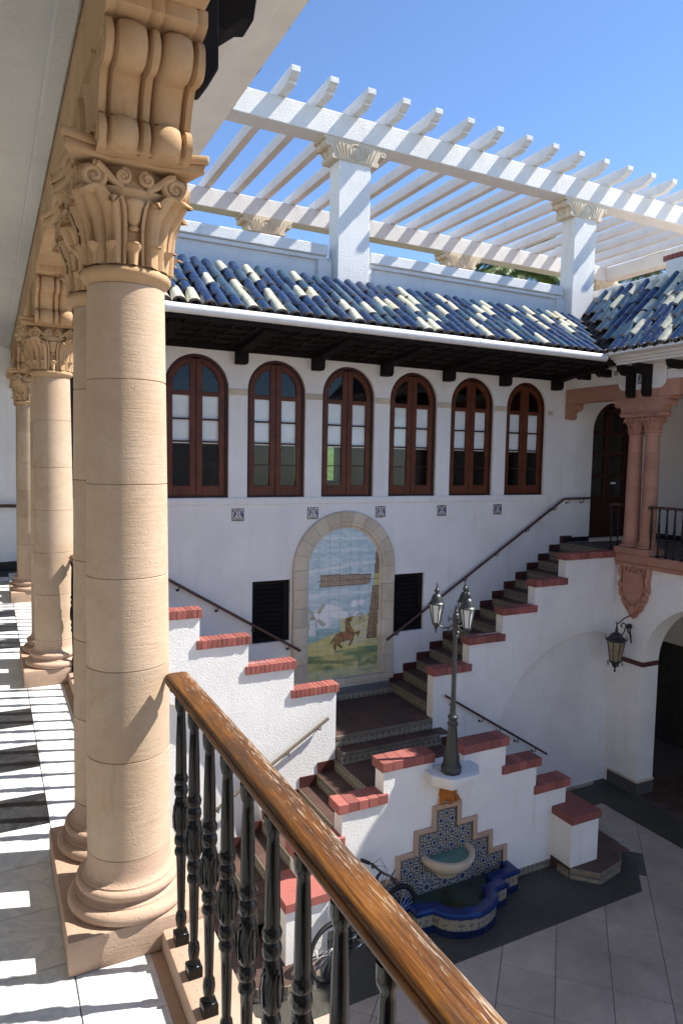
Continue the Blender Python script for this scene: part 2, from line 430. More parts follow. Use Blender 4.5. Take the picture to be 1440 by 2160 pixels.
def star_nodes(n, u, v, s, blue, brown, white, dark):
    """flat printed star tile pattern: returns a colour"""
    def cell(off):
        a = n.math('SUBTRACT', n.math('FRACT', n.math('ADD', n.math('DIVIDE', u, s), off)), 0.5)
        b = n.math('SUBTRACT', n.math('FRACT', n.math('ADD', n.math('DIVIDE', v, s), off)), 0.5)
        r = n.math('SQRT', n.math('ADD', n.math('MULTIPLY', a, a), n.math('MULTIPLY', b, b)))
        return a, b, r, n.math('ARCTAN2', b, a)
    a, b, r, t = cell(0.0)
    par = n.math('FRACT', n.math('MULTIPLY', n.math('ADD', n.math('FLOOR', n.math('DIVIDE', u, s)), n.math('FLOOR', n.math('DIVIDE', v, s))), 0.5))
    petcol = n.mix(n.math('GREATER_THAN', par, 0.25), dark, brown)
    pet = n.math('GREATER_THAN', n.math('COSINE', n.math('MULTIPLY', t, 12)), -0.35)
    ring = n.math('MULTIPLY', n.math('GREATER_THAN', r, 0.20), n.math('LESS_THAN', r, 0.40))
    c = n.mix(n.math('MULTIPLY', pet, ring), white, petcol)
    pet2 = n.math('GREATER_THAN', n.math('COSINE', n.math('MULTIPLY', t, 12)), 0.1)
    ring2 = n.math('MULTIPLY', n.math('GREATER_THAN', r, 0.44), n.math('LESS_THAN', r, 0.54))
    c = n.mix(n.math('MULTIPLY', pet2, ring2), c, dark)
    c = n.mix(n.math('LESS_THAN', r, 0.13), c, blue)
    a2, b2, r2, t2 = cell(0.5)
    c = n.mix(n.math('LESS_THAN', r2, 0.20), c, white)
    c = n.mix(n.math('LESS_THAN', r2, 0.145), c, blue)
    return c
def m_star(name, s, blue=(0.026, 0.042, 0.12), brown=(0.085, 0.036, 0.016), white=(0.33, 0.33, 0.305), dark=(0.016, 0.016, 0.018), plane='xz'):
    n = NT(name); p = n.pos(); sx = n.n('ShaderNodeSeparateXYZ'); n.l(p, sx.inputs[0])
    c = star_nodes(n, n.math('ADD', sx.outputs[0], -5.5+s*0.5), n.math('ADD', sx.outputs[2], 3.04+s*0.25), s, blue, brown, white, dark)
    n.col(c).rough(0.25).spec(0.5); n.nrm(n.bump(n.noise(p, 40, 2), 0.1, 0.002)); return n.m
M['star'] = m_star('star_pattern_tile', 0.19)
M['star_pale'] = m_star('pale_lattice_tile', 0.30, (0.05, 0.07, 0.11), (0.07, 0.08, 0.11), (0.34, 0.35, 0.34), (0.08, 0.10, 0.12))

def m_band(name, s, plane):
    """printed border tiles: diamonds and blocks on cream along one direction"""
    n = NT(name); p = n.pos(); sx = n.n('ShaderNodeSeparateXYZ'); n.l(p, sx.inputs[0])
    u = n.math('ADD', sx.outputs[0], sx.outputs[1]) if plane == 'xy' else sx.outputs[0 if plane == 'x' else 1]
    a = n.math('ABSOLUTE', n.math('SUBTRACT', n.math('FRACT', n.math('DIVIDE', u, s)), 0.5))
    b = n.math('ABSOLUTE', n.math('SUBTRACT', n.math('FRACT', n.math('DIVIDE', sx.outputs[2], s)), 0.5))
    d = n.math('ADD', a, b)
    c = n.mix(n.math('LESS_THAN', d, 0.33), (0.28, 0.255, 0.19), (0.030, 0.032, 0.045))
    c = n.mix(n.math('LESS_THAN', d, 0.2), c, (0.26, 0.24, 0.19))
    c = n.mix(n.math('LESS_THAN', d, 0.1), c, (0.20, 0.055, 0.03))
    c = n.mix(n.math('GREATER_THAN', n.noise(p, 30, 2), 0.6), c, (0.12, 0.11, 0.09))
    n.col(c).rough(0.4); return n.m
M['band_x'] = m_band('printed_riser_tile', 0.10, 'x')
M['band_y'] = m_band('printed_riser_tile_side', 0.10, 'y')
M['band_xy'] = m_band('printed_border_tile', 0.085, 'xy')
M['nosing'] = m_pieces('worn_stone_nosing', (0.20, 0.165, 0.115), 0.25, 0.6, 0.3, 50, (0.05, 0.045, 0.035), 0.6)

def m_vcol(name, rough=0.2):
    n = NT(name); a = n.n('ShaderNodeVertexColor', layer_name='Col')
    n.col(a.outputs[0]).rough(rough).spec(0.5); n.nrm(n.bump(n.noise(n.pos(), 30, 2), 0.08, 0.003)); return n.m
M['painted'] = m_vcol('hand_painted_tile')
def m_navy():
    n = NT('navy_lattice_tile'); p = n.pos(); sx = n.n('ShaderNodeSeparateXYZ'); n.l(p, sx.inputs[0])
    s = 0.045
    a = n.math('ABSOLUTE', n.math('SUBTRACT', n.math('FRACT', n.math('DIVIDE', n.math('ADD', sx.outputs[0], sx.outputs[2]), s)), 0.5))
    b = n.math('ABSOLUTE', n.math('SUBTRACT', n.math('FRACT', n.math('DIVIDE', n.math('SUBTRACT', sx.outputs[0], sx.outputs[2]), s)), 0.5))
    d = n.math('MINIMUM', a, b)
    n.col(n.mix(n.math('LESS_THAN', d, 0.10), (0.012, 0.016, 0.045), (0.36, 0.36, 0.33))).rough(0.3); return n.m
M['band_navy'] = m_navy()
M['terrace'] = m_plain('terracotta_terrace_paving', (0.26, 0.135, 0.095), 0.8, 0.2, 0.2)
# ================================================================== levels
GZ = -4.463; RIS = 0.17165; LND = -17*RIS; MUR = -15*RIS
def SX(s): return (lambda x: x) if s > 0 else (lambda x: 11.0-x)

def wall_band(mb, u0, u1, z0, z1, ops, P, depth, n=20):
    cur = u0
    for (uc, hw, zb, zs, arched) in sorted(ops):
        a, b = uc-hw, uc+hw
        if a > cur: mb.poly([P(cur, z0, 0), P(a, z0, 0), P(a, z1, 0), P(cur, z1, 0)])
        if zb > z0+1e-4: mb.poly([P(a, z0, 0), P(b, z0, 0), P(b, zb, 0), P(a, zb, 0)])
        if arched: top = [(uc-hw*cos(PI*i/n), zs+hw*sin(PI*i/n)) for i in range(n+1)]
        else: top = [(a, zs), (b, zs)]
        for (p, q) in zip(top[:-1], top[1:]):
            mb.poly([P(p[0], p[1], 0), P(q[0], q[1], 0), P(q[0], z1, 0), P(p[0], z1, 0)])
        loop = [(a, zb)]+top+[(b, zb)]
        for (p, q) in zip(loop, loop[1:]+loop[:1]):
            mb.poly([P(p[0], p[1], 0), P(q[0], q[1], 0), P(q[0], q[1], depth), P(p[0], p[1], depth)])
        cur = b
    if u1 > cur: mb.poly([P(cur, z0, 0), P(u1, z0, 0), P(u1, z1, 0), P(cur, z1, 0)])

# ================================================================== ground and courtyard paving
g = MB().box(-60, 80, -60, 90, -5.2, -4.56).build('ground', M['ground']); tag(g, kind='structure')
yard = MB().box(-2.2, 13.6, -17.0, 10.5, -4.56, GZ-0.012).build('courtyard_floor', M['grout'], org=(5.5, 2, GZ)); tag(yard, kind='structure')
# diagonal pavers as separate pieces
pd = 0.9; e_ = 0.004
bounce_slab = MB().box(13.6, 45, -40, 20, -4.56, GZ-0.006).box(-2.2, 13.6, -40, -17.0, -4.56, GZ-0.006).build('bounce_paving', M['paver'], org=(25, -10, GZ)); tag(bounce_slab, kind='structure')  # added out of view: pale paving that bounces sunlight onto the shaded facade
pv = MB().cbox(-0.3182+e_, 0.3182-e_, -0.3182+e_, 0.3182-e_, -0.03, 0.0, 0.004).mesh('paver', M['paver'], recalc=False, smooth=0)
cntp = 0; rest = MB()
for i in range(-14, 32):
    for j in range(-40, 40):
        dd = 0.21+pd*(i+0.5); ss = 12.46+pd*(j-20+0.5)
        x, y = (ss+dd)/2, (ss-dd)/2
        if not (0.7 < x < (10.2 if y > 0.4 else 13.2) and -16.5 < y < 10.2): continue
        if y > 6.95 and 2.0 < x < 9.0: continue
        if 2.5 < x < 10.2 and 2.6 < y < 9.2:
            piece(pv, 'paver', yard, (x, y, GZ-0.004+random.uniform(-.0015, .0015)), (random.uniform(-.003, .003), random.uniform(-.003, .003), PI/4)); cntp += 1
        else:
            h = 0.4455
            rest.add([(x, y-h, GZ-0.004), (x+h, y, GZ-0.004), (x, y+h, GZ-0.004), (x-h, y, GZ-0.004)], [(0, 1, 2, 3)])
tag(rest.build('paver_field', M['paver'], yard, smooth=0), kind='stuff')
# dark border around the stairs, and along the arcades
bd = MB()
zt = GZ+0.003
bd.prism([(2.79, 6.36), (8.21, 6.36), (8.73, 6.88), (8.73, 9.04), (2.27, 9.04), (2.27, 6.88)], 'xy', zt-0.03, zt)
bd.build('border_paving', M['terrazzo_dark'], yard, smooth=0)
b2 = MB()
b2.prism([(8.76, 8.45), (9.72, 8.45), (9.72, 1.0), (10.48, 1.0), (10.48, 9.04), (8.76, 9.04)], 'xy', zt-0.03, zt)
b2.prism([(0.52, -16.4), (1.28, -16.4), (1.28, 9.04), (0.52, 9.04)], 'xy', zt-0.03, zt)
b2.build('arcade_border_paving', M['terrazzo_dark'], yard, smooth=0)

# ================================================================== back wing (facade with the arched windows)
back = thing('house_wing', 'white stucco wing across the courtyard with arched mahogany windows under a blue tiled roof', 'building', (5.5, 10.5, GZ))
FY = 10.5
PF = lambda u, z, d: (u, FY+d, z)
WC = [2.87+1.3175*k for k in range(-1, 6)]
w_ = MB()
wall_band(w_, 0.95, 10.35, 0.975, 3.5, [(x, 0.505, 0.99, 2.70, True) for x in WC], PF, 0.16)
wall_band(w_, 0.95, 10.35, -2.6, 0.975, [(4.12, 0.335, -1.43, -0.39, False), (6.81, 0.325, -1.50, -0.43, False)], PF, 0.12)
wall_band(w_, -2.2, 0.95, -0.05, 3.5, [(-0.93, 0.64, 0.0, 2.30, True)], PF, 0.3)
wall_band(w_, 10.35, 13.2, -0.05, 3.5, [(11.93, 0.64, 0.0, 2.30, True)], PF, 0.3)
wall_band(w_, -2.2, 0.95, GZ, -0.05, [], PF, 0.1)
wall_band(w_, 10.35, 13.2, GZ, -0.05, [], PF, 0.1)
wall_band(w_, 0.95, 10.35, GZ, -2.6, [], PF, 0.1)
w_.build('wall', M['stucco_smooth'], back, recalc=False, smooth=20)
MB().box(0.95, 10.1, FY-0.03, FY+0.02, 0.875, 0.985).build('window_sill', M['stucco_smooth'], back, bevel=0.006)
for k in range(-1, 6):
    xc = 2.87+1.3175*k
    if k < 5:
        MB().box(xc+0.515, xc+0.8025, FY-0.022, FY+0.05, 2.61, 2.705).build('impost_stone', M['cream'], back, bevel=0.006)
MB().box(10.0, 10.13, FY-0.022, FY+0.05, 2.59, 2.67).build('impost_stone', M['cream'], back, bevel=0.006)

# --- one window, then copies
def arch_ring(mb, xc, zs, ro, ri, y0, y1, n=20, a0=0.0, a1=PI):
    po = [(xc+ro*cos(a0+(a1-a0)*i/n), zs+ro*sin(a0+(a1-a0)*i/n)) for i in range(n+1)]
    pi_ = [(xc+ri*cos(a0+(a1-a0)*i/n), zs+ri*sin(a0+(a1-a0)*i/n)) for i in range(n+1)]
    for i in range(n):
        mb.prism([po[i], po[i+1], pi_[i+1], pi_[i]], 'xz', y0, y1)

def build_window(xc):
    zs = 2.70; zb = 0.99
    fm = MB(); arch_ring(fm, xc, zs, 0.503, 0.455, FY+0.05, FY+0.15)
    fm.box(xc-0.503, xc-0.455, FY+0.05, FY+0.15, zb, zs); fm.box(xc+0.455, xc+0.503, FY+0.05, FY+0.15, zb, zs)
    fm.box(xc-0.455, xc+0.455, FY+0.05, FY+0.15, zb, zb+0.03)
    win = fm.build('arched_window', M['mahogany_dark'], back, org=(xc, FY, zb))
    for s in (-1, 1):
        lf = MB(); X = lambda d: xc+s*d
        def bx(d0, d1, z0, z1, y0=FY+0.062, y1=FY+0.105): lf.box(min(X(d0), X(d1)), max(X(d0), X(d1)), y0, y1, z0, z1)
        bx(0.004, 0.10, zb+0.03, zs+0.435); bx(0.365, 0.453, zb+0.03, zs)
        bx(0.10, 0.365, zb+0.03, 1.18); bx(0.10, 0.365, 2.57, 2.64)
        a0, a1 = (0.0, 1.41) if s > 0 else (PI-1.41, PI)
        arch_ring(lf, xc, zs, 0.453, 0.365, FY+0.062, FY+0.105, 12, a0, a1)
        lo = lf.build('leaf', M['mahogany'], win, bevel=0.004)
        for z, h in ((2.21, 0.013), (1.865, 0.013), (1.515, 0.008)):
            MB().box(min(X(0.10), X(0.365)), max(X(0.10), X(0.365)), FY+0.07, FY+0.1, z-h, z+h).build('glazing_bar', M['mahogany_dark'], win)
        for (z0, z1) in ((1.18, 1.507), (1.523, 1.852), (1.878, 2.197), (2.223, 2.57)):
            MB().poly([(X(0.095), FY+0.084, z0), (X(0.37), FY+0.084, z0), (X(0.37), FY+0.084, z1), (X(0.095), FY+0.084, z1)]).build('pane', M['glass'], win, smooth=0)
        pts = [(X(0.095), 2.64), (X(0.37), 2.64)]+[(xc+s*0.37*cos(t*1.31/10), zs+0.37*sin(t*1.31/10)) for t in range(1, 11)]
        MB().poly([(a, FY+0.084, b) for a, b in pts]).build('pane', M['glass'], win, smooth=0)
        MB().box(min(X(0.05), X(0.42)), max(X(0.05), X(0.42)), FY+0.118, FY+0.122, 1.835, 2.60).build('blind', M['blind'], win, smooth=0)
    return win
win0 = build_window(WC[0])
for xc in WC[1:]:
    c = copy_tree(win0, back); c.location.x += xc-WC[0]

# --- painted tiles under the sill
deco_pal = {'.': (0.62, 0.60, 0.55), 'b': (0.05, 0.05, 0.15), 'r': (0.24, 0.07, 0.04), 'k': (0.03, 0.03, 0.04), 'g': (0.10, 0.14, 0.10)}
deco_map = ["kkkkkkkkkkkkkkkk", "k....b..r.b....k", "kb..kb.rrr.bk..k", "kbb.bb.rrr.bb.bk", "k.bbb...k...bbbk", "k..bbb..k..bbb.k", "k..bbbb.k.bbbb.k",
            "k.bbbb..k..bbbbk", "k.bbb..kkk..bbbk", "k.bbb...k...bbbk", "k.bb.b..k..b.bbk", "k.b..b..k..b..bk", "kr.b..k.k.k..b.k", "k.rr.kk.k.kk.rrk", "k..r.k.kkk.k.r.k", "kkkkkkkkkkkkkkkk"]
def vcol_mesh(name, pts, faces, cols, org, mat):
    me = bpy.data.meshes.new(name)
    me.from_pydata([(p[0]-org[0], p[1]-org[1], p[2]-org[2]) for p in pts], [], faces)
    a = me.color_attributes.new('Col', 'FLOAT_COLOR', 'CORNER')
    d = []
    for poly, c in zip(me.polygons, cols):
        for _ in poly.loop_indices: d += [c[0], c[1], c[2], 1.0]
    a.data.foreach_set('color', d)
    me.materials.append(mat); me.update(); return me
def deco_tile_mesh(sz):
    N = 16; pts = []; fs = []; cs = []
    for j in range(N+1):
        for i in range(N+1): pts.append((-sz/2+sz*i/N, 0, -sz/2+sz*j/N))
    for j in range(N):
        for i in range(N):
            a = j*(N+1)+i; fs.append((a, a+1, a+N+2, a+N+1)); cs.append(deco_pal[deco_map[N-1-j][i]])
    b = len(pts); h = sz/2
    pts += [(-h, 0.03, -h), (h, 0.03, -h), (h, 0.03, h), (-h, 0.03, h), (-h, 0, -h), (h, 0, -h), (h, 0, h), (-h, 0, h)]
    for q in ((0, 1), (1, 2), (2, 3), (3, 0)): fs.append((b+q[0], b+q[1], b+4+q[1], b+4+q[0])); cs.append((0.5, 0.48, 0.42))
    return vcol_mesh('painted_tile', pts, fs, cs, (0, 0, 0), M['painted'])
dt = deco_tile_mesh(0.2)
for k in range(-1, 5): piece(dt, 'painted_tile', back, (2.87+1.3175*k+0.66, FY-0.012, 0.715))

# --- louvred shutters
for (xc, hw, zb, zt_) in ((4.12, 0.335, -1.43, -0.39), (6.81, 0.325, -1.50, -0.43)):
    f = MB()
    for (x0, x1) in ((xc-hw, xc-hw+0.05), (xc+hw-0.10, xc+hw)): f.box(x0, x1, FY+0.05, FY+0.10, zb, zt_)
    f.box(xc-hw+0.05, xc+hw-0.10, FY+0.05, FY+0.10, zt_-0.07, zt_); f.box(xc-hw+0.05, xc+hw-0.10, FY+0.05, FY+0.10, zb, zb+0.05)
    f.box(xc-hw, xc+hw, FY+0.115, FY+0.119, zb, zt_)
    sh = f.build('shutter', M['timber'], back, org=(xc, FY, zb))
    n = 12
    sl = MB().box(-(2*hw-0.15)/2, (2*hw-0.15)/2, -0.004, 0.004, -0.045, 0.045).mesh('slat', M['timber'])
    for i in range(n):
        z = zb+0.08+(zt_-zb-0.18)*i/(n-1)
        piece(sl, 'slat', sh, (xc-0.025, FY+0.075, z), (radians(-38+random.uniform(-3, 3)), random.uniform(-.01, .01), 0))

# --- double doors at both ends of the facade
for xc in (11.93, -0.93):
    d = MB(); zs = 2.30; R = 0.638
    arch_ring(d, xc, zs, R, R-0.06, FY+0.12, FY+0.28); d.box(xc-R, xc-R+0.06, FY+0.12, FY+0.28, 0, zs); d.box(xc+R-0.06, xc+R, FY+0.12, FY+0.28, 0, zs)
    door = d.build('double_door', M['mahogany_dark'], back, org=(xc, FY, 0))
    for s in (-1, 1):
        q = MB(); X = lambda a: xc+s*a
        def bx(a, b, z0, z1, y0=FY+0.16, y1=FY+0.22): q.box(min(X(a), X(b)), max(X(a), X(b)), y0, y1, z0, z1)
        bx(0.005, 0.10, 0.02, 2.80); bx(0.48, 0.575, 0.02, 2.30)
        for (z0, z1) in ((0.02, 0.22), (0.86, 0.97), (1.32, 1.40), (1.82, 1.90), (2.24, 2.34)): bx(0.10, 0.48, z0, z1)
        a0, a1 = (0.0, 1.4) if s > 0 else (PI-1.4, PI)
        arch_ring(q, xc, zs, 0.575, 0.49, FY+0.16, FY+0.22, 12, a0, a1)
        bx(0.10, 0.48, 0.22, 0.86, FY+0.18, FY+0.2)
        q.build('leaf', M['mahogany_dark'], door, bevel=0.004)
        q = MB()
        for (z0, z1) in ((0.97, 1.32), (1.40, 1.82), (1.90, 2.24)):
            MB().poly([(X(0.1), FY+0.19, z0), (X(0.48), FY+0.19, z0), (X(0.48), FY+0.19, z1), (X(0.1), FY+0.19, z1)]).build('glass_panel', M['glass'], door, smooth=0)
        MB().poly([(X(0.1), FY+0.19, 2.34), (X(0.49), FY+0.19, 2.34)]+[(xc+s*0.49*cos(t*1.36/8), FY+0.19, zs+0.49*sin(t*1.36/8)) for t in range(1, 9)]).build('glass_panel', M['glass'], door, smooth=0)
    MB().box(xc-0.25, xc-0.16, FY+0.183, FY+0.186, 1.34, 1.375).build('notice', M['blind'], door, smooth=0)
    MB().box(xc+0.14, xc+0.30, FY+0.183, FY+0.186, 1.20, 1.24).build('notice', M['blind'], door, smooth=0)
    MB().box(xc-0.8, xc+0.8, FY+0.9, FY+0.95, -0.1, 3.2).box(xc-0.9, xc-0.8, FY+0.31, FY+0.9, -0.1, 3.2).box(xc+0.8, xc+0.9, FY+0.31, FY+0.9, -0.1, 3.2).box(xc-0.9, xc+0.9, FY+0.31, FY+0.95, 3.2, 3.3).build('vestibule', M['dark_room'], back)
    MB().box(xc-0.66, xc+0.66, FY-0.06, FY+0.14, -0.02, 0.05).build('door_step', M['cream'], back, bevel=0.006)

# --- interior room behind the windows, open on the far side to a grassy bank
rm = MB()
X0, X1, Y0, Y1, Z0, Z1 = 0.9, 10.3, FY+0.25, 14.5, 0.0, 3.3
rm.poly([(X0, Y0, Z0), (X1, Y0, Z0), (X1, Y1, Z0), (X0, Y1, Z0)]); rm.poly([(X0, Y0, Z1), (X1, Y0, Z1), (X1, Y1, Z1), (X0, Y1, Z1)])
rm.poly([(X0, Y0, Z0), (X0, Y1, Z0), (X0, Y1, Z1), (X0, Y0, Z1)]); rm.poly([(X1, Y0, Z0), (X1, Y1, Z0), (X1, Y1, Z1), (X1, Y0, Z1)])
wall_band(rm, X0, X1, Z0, Z1, [(6.78, 0.56, 1.13, 2.1, False)], lambda u, z, d: (u, Y1+d, z), 0.25)
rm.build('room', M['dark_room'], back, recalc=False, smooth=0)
MB().box(6.1, 7.6, Y1+0.03, Y1+0.3, 1.06, 1.135).build('far_window_sill', M['gutter'], back)
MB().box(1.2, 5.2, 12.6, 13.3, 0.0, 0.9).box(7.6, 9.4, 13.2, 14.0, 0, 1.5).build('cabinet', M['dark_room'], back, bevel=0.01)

# --- eave: soffit, brackets, gutter
EY = 8.9; EZ = 3.55; SL = 0.62
def soffit():
    s = MB()
    s.prism([(FY, 3.36), (FY, 3.40), (EY+0.03, 3.50), (EY+0.03, 3.455)], 'yz', 0.9, 10.1)
    sl = (3.455-3.36)/(EY+0.03-FY)
    for y in (10.42, 10.05, 9.7, 9.35, 9.0):
        z = 3.36+(y-FY)*sl; s.box(0.9, 10.1, y-0.035, y+0.035, z-0.035, z+0.01)
    for i in range(28):
        x = 1.05+i*0.3294
        s.prism([(FY, 3.335), (FY, 3.365), (EY+0.04, 3.46), (EY+0.04, 3.43)], 'yz', x-0.03, x+0.03)
    s.box(0.9, 10.1, FY-0.05, FY+0.02, 3.28, 3.36)
    s.box(0.9, 10.05, EY-0.005, EY+0.04, 3.40, 3.52)
    return s
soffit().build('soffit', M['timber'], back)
br = MB()
br.prism([(0, 3.085), (-0.16, 3.085), (-0.20, 3.13), (-0.20, 3.24), (-0.55, 3.30), (-0.95, 3.33), (-1.30, 3.40), (-1.30, 3.45), (0, 3.36)], 'yz', -0.085, 0.085)
bm_ = br.mesh('eave_bracket', M['timber'], bevel=0.008)
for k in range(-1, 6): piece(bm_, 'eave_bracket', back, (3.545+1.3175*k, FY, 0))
gt = MB()
gt.tube([(0.9, EY-0.06, 3.505), (4.9, EY-0.06, 3.508), (9.72, EY-0.06, 3.500)], 0.066, 12, True)
for x in (2.0, 4.6, 6.9, 8.6): gt.tube([(x, EY-0.06, 3.506), (x+0.05, EY-0.06, 3.506)], 0.070, 12)
gt.build('gutter', M['gutter'], back)

# --- roof tiles
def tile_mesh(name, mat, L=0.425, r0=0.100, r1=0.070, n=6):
    """half-round cover tile lying along +Y (uphill), low end at y=0, with a dark band along that end"""
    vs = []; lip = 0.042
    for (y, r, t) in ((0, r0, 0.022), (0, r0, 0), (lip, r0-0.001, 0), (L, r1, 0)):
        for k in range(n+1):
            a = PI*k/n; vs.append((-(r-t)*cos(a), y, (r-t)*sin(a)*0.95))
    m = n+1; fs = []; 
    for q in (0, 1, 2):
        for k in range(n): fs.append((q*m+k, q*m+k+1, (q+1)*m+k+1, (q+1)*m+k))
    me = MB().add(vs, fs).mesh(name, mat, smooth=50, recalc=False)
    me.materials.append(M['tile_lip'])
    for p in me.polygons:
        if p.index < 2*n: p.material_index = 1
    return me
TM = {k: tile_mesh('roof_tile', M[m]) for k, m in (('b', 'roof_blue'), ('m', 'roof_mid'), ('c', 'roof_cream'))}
rng = random.Random(11)
def pick(): 
    t = rng.random(); return 'c' if t < 0.24 else ('m' if t < 0.52 else 'b')
ang = math.atan(SL)
def lay_tiles(roof, base, along, up, n_cols, n_rows, pitch_, step, keep, extra_rot, SL=0.62):
    """base: eave corner, along/up: unit plan directions"""
    cnt = 0; ang = math.atan(SL)
    for c in range(n_cols):
        for r in range(n_rows):
            d = r*step*cos(ang)
            p = Vector(base)+Vector(along)*(pitch_*(c+0.5))+Vector(up)*d
            p.z = base[2]+d*SL+0.006*r*0
            if not keep(p): continue
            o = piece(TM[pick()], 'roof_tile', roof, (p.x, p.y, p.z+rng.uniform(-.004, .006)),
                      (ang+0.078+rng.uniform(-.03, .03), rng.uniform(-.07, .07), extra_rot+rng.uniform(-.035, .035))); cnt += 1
    return cnt
bed = MB()
bed.add([(1.25, EY, EZ-0.0), (9.75, EY, EZ), (9.75+1.08, FY+0.05, EZ+1.65*SL), (1.25-1.6, FY+0.05, EZ+1.65*SL)], [(0, 1, 2, 3)])
bed.add([(1.25, EY, EZ-0.06), (9.75, EY, EZ-0.06), (9.75, EY, EZ), (1.25, EY, EZ)], [(0, 1, 2, 3)])
roofb = bed.build('tile_roof', M['roof_bed'], back, smooth=0)
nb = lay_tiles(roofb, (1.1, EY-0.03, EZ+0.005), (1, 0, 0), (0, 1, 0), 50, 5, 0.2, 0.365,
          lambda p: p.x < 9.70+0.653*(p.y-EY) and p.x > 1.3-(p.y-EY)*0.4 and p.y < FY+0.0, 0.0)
pans = MB()
for c in range(45):
    x = 1.1+0.2*(c+1)
    if x > 10.6: break
    y1 = FY; y0 = max(EY-0.02, EY+(x-9.7)/0.653)
    if y0 > y1-0.1: continue
    for k in range(5):
        a, b = PI*k/5, PI*(k+1)/5
        f = lambda t, y: (x-0.085*cos(t), y, EZ+(y-EY)*SL+0.075-0.075*sin(t))
        pans.poly([f(a, y0), f(b, y0), f(b, y1), f(a, y1)])
tag(pans.build('pan_tiles', M['roof_bed'], roofb, recalc=False), kind='stuff')

# --- parapet above the roof
pp = MB()
PY = 10.72
pp.box(-0.4, 11.2, PY, PY+0.35, 3.5, 5.02)
pp.build('parapet', M['white_paint'], back)
for (x0, x1) in ((0.6, 5.12), (5.93, 10.4)):
    MB().box(x0, x1, PY-0.10, PY+0.40, 5.02, 5.20).build('parapet_coping', M['white_paint'], back, bevel=0.012)
    MB().box(x0, x1, PY-0.055, PY+0.02, 4.95, 5.018).build('parapet_moulding', M['white_paint'], back, bevel=0.008)
MB().box(11.2, 11.6, PY-0.1, PY+0.4, 5.0, 5.2).build('parapet_coping', M['white_paint'], back, bevel=0.012)
for (x0, x1) in ((4.95, 5.215), (5.835, 5.98), (10.28, 10.5)):
    MB().box(x0, x1, PY-0.07, PY+0.01, 4.2, 4.948).build('parapet_pilaster', M['white_paint'], back, bevel=0.008)
# flat roof terrace behind the parapet
MB().box(-0.4, 17, PY+0.35, 15.2, 4.2, 4.35).build('terrace_slab', M['terrace'], back)
MB().box(-0.4, 17, 14.5, 14.9, -4.46, 0.0).box(-0.4, 6.1, 14.78, 14.9, 0, 4.2).box(7.7, 17, 14.78, 14.9, 0, 4.2).box(6.1, 7.7, 14.78, 14.9, 0, 1.05).box(6.1, 7.7, 14.78, 14.9, 2.2, 4.2).build('rear_wall', M['stucco_smooth'], back)

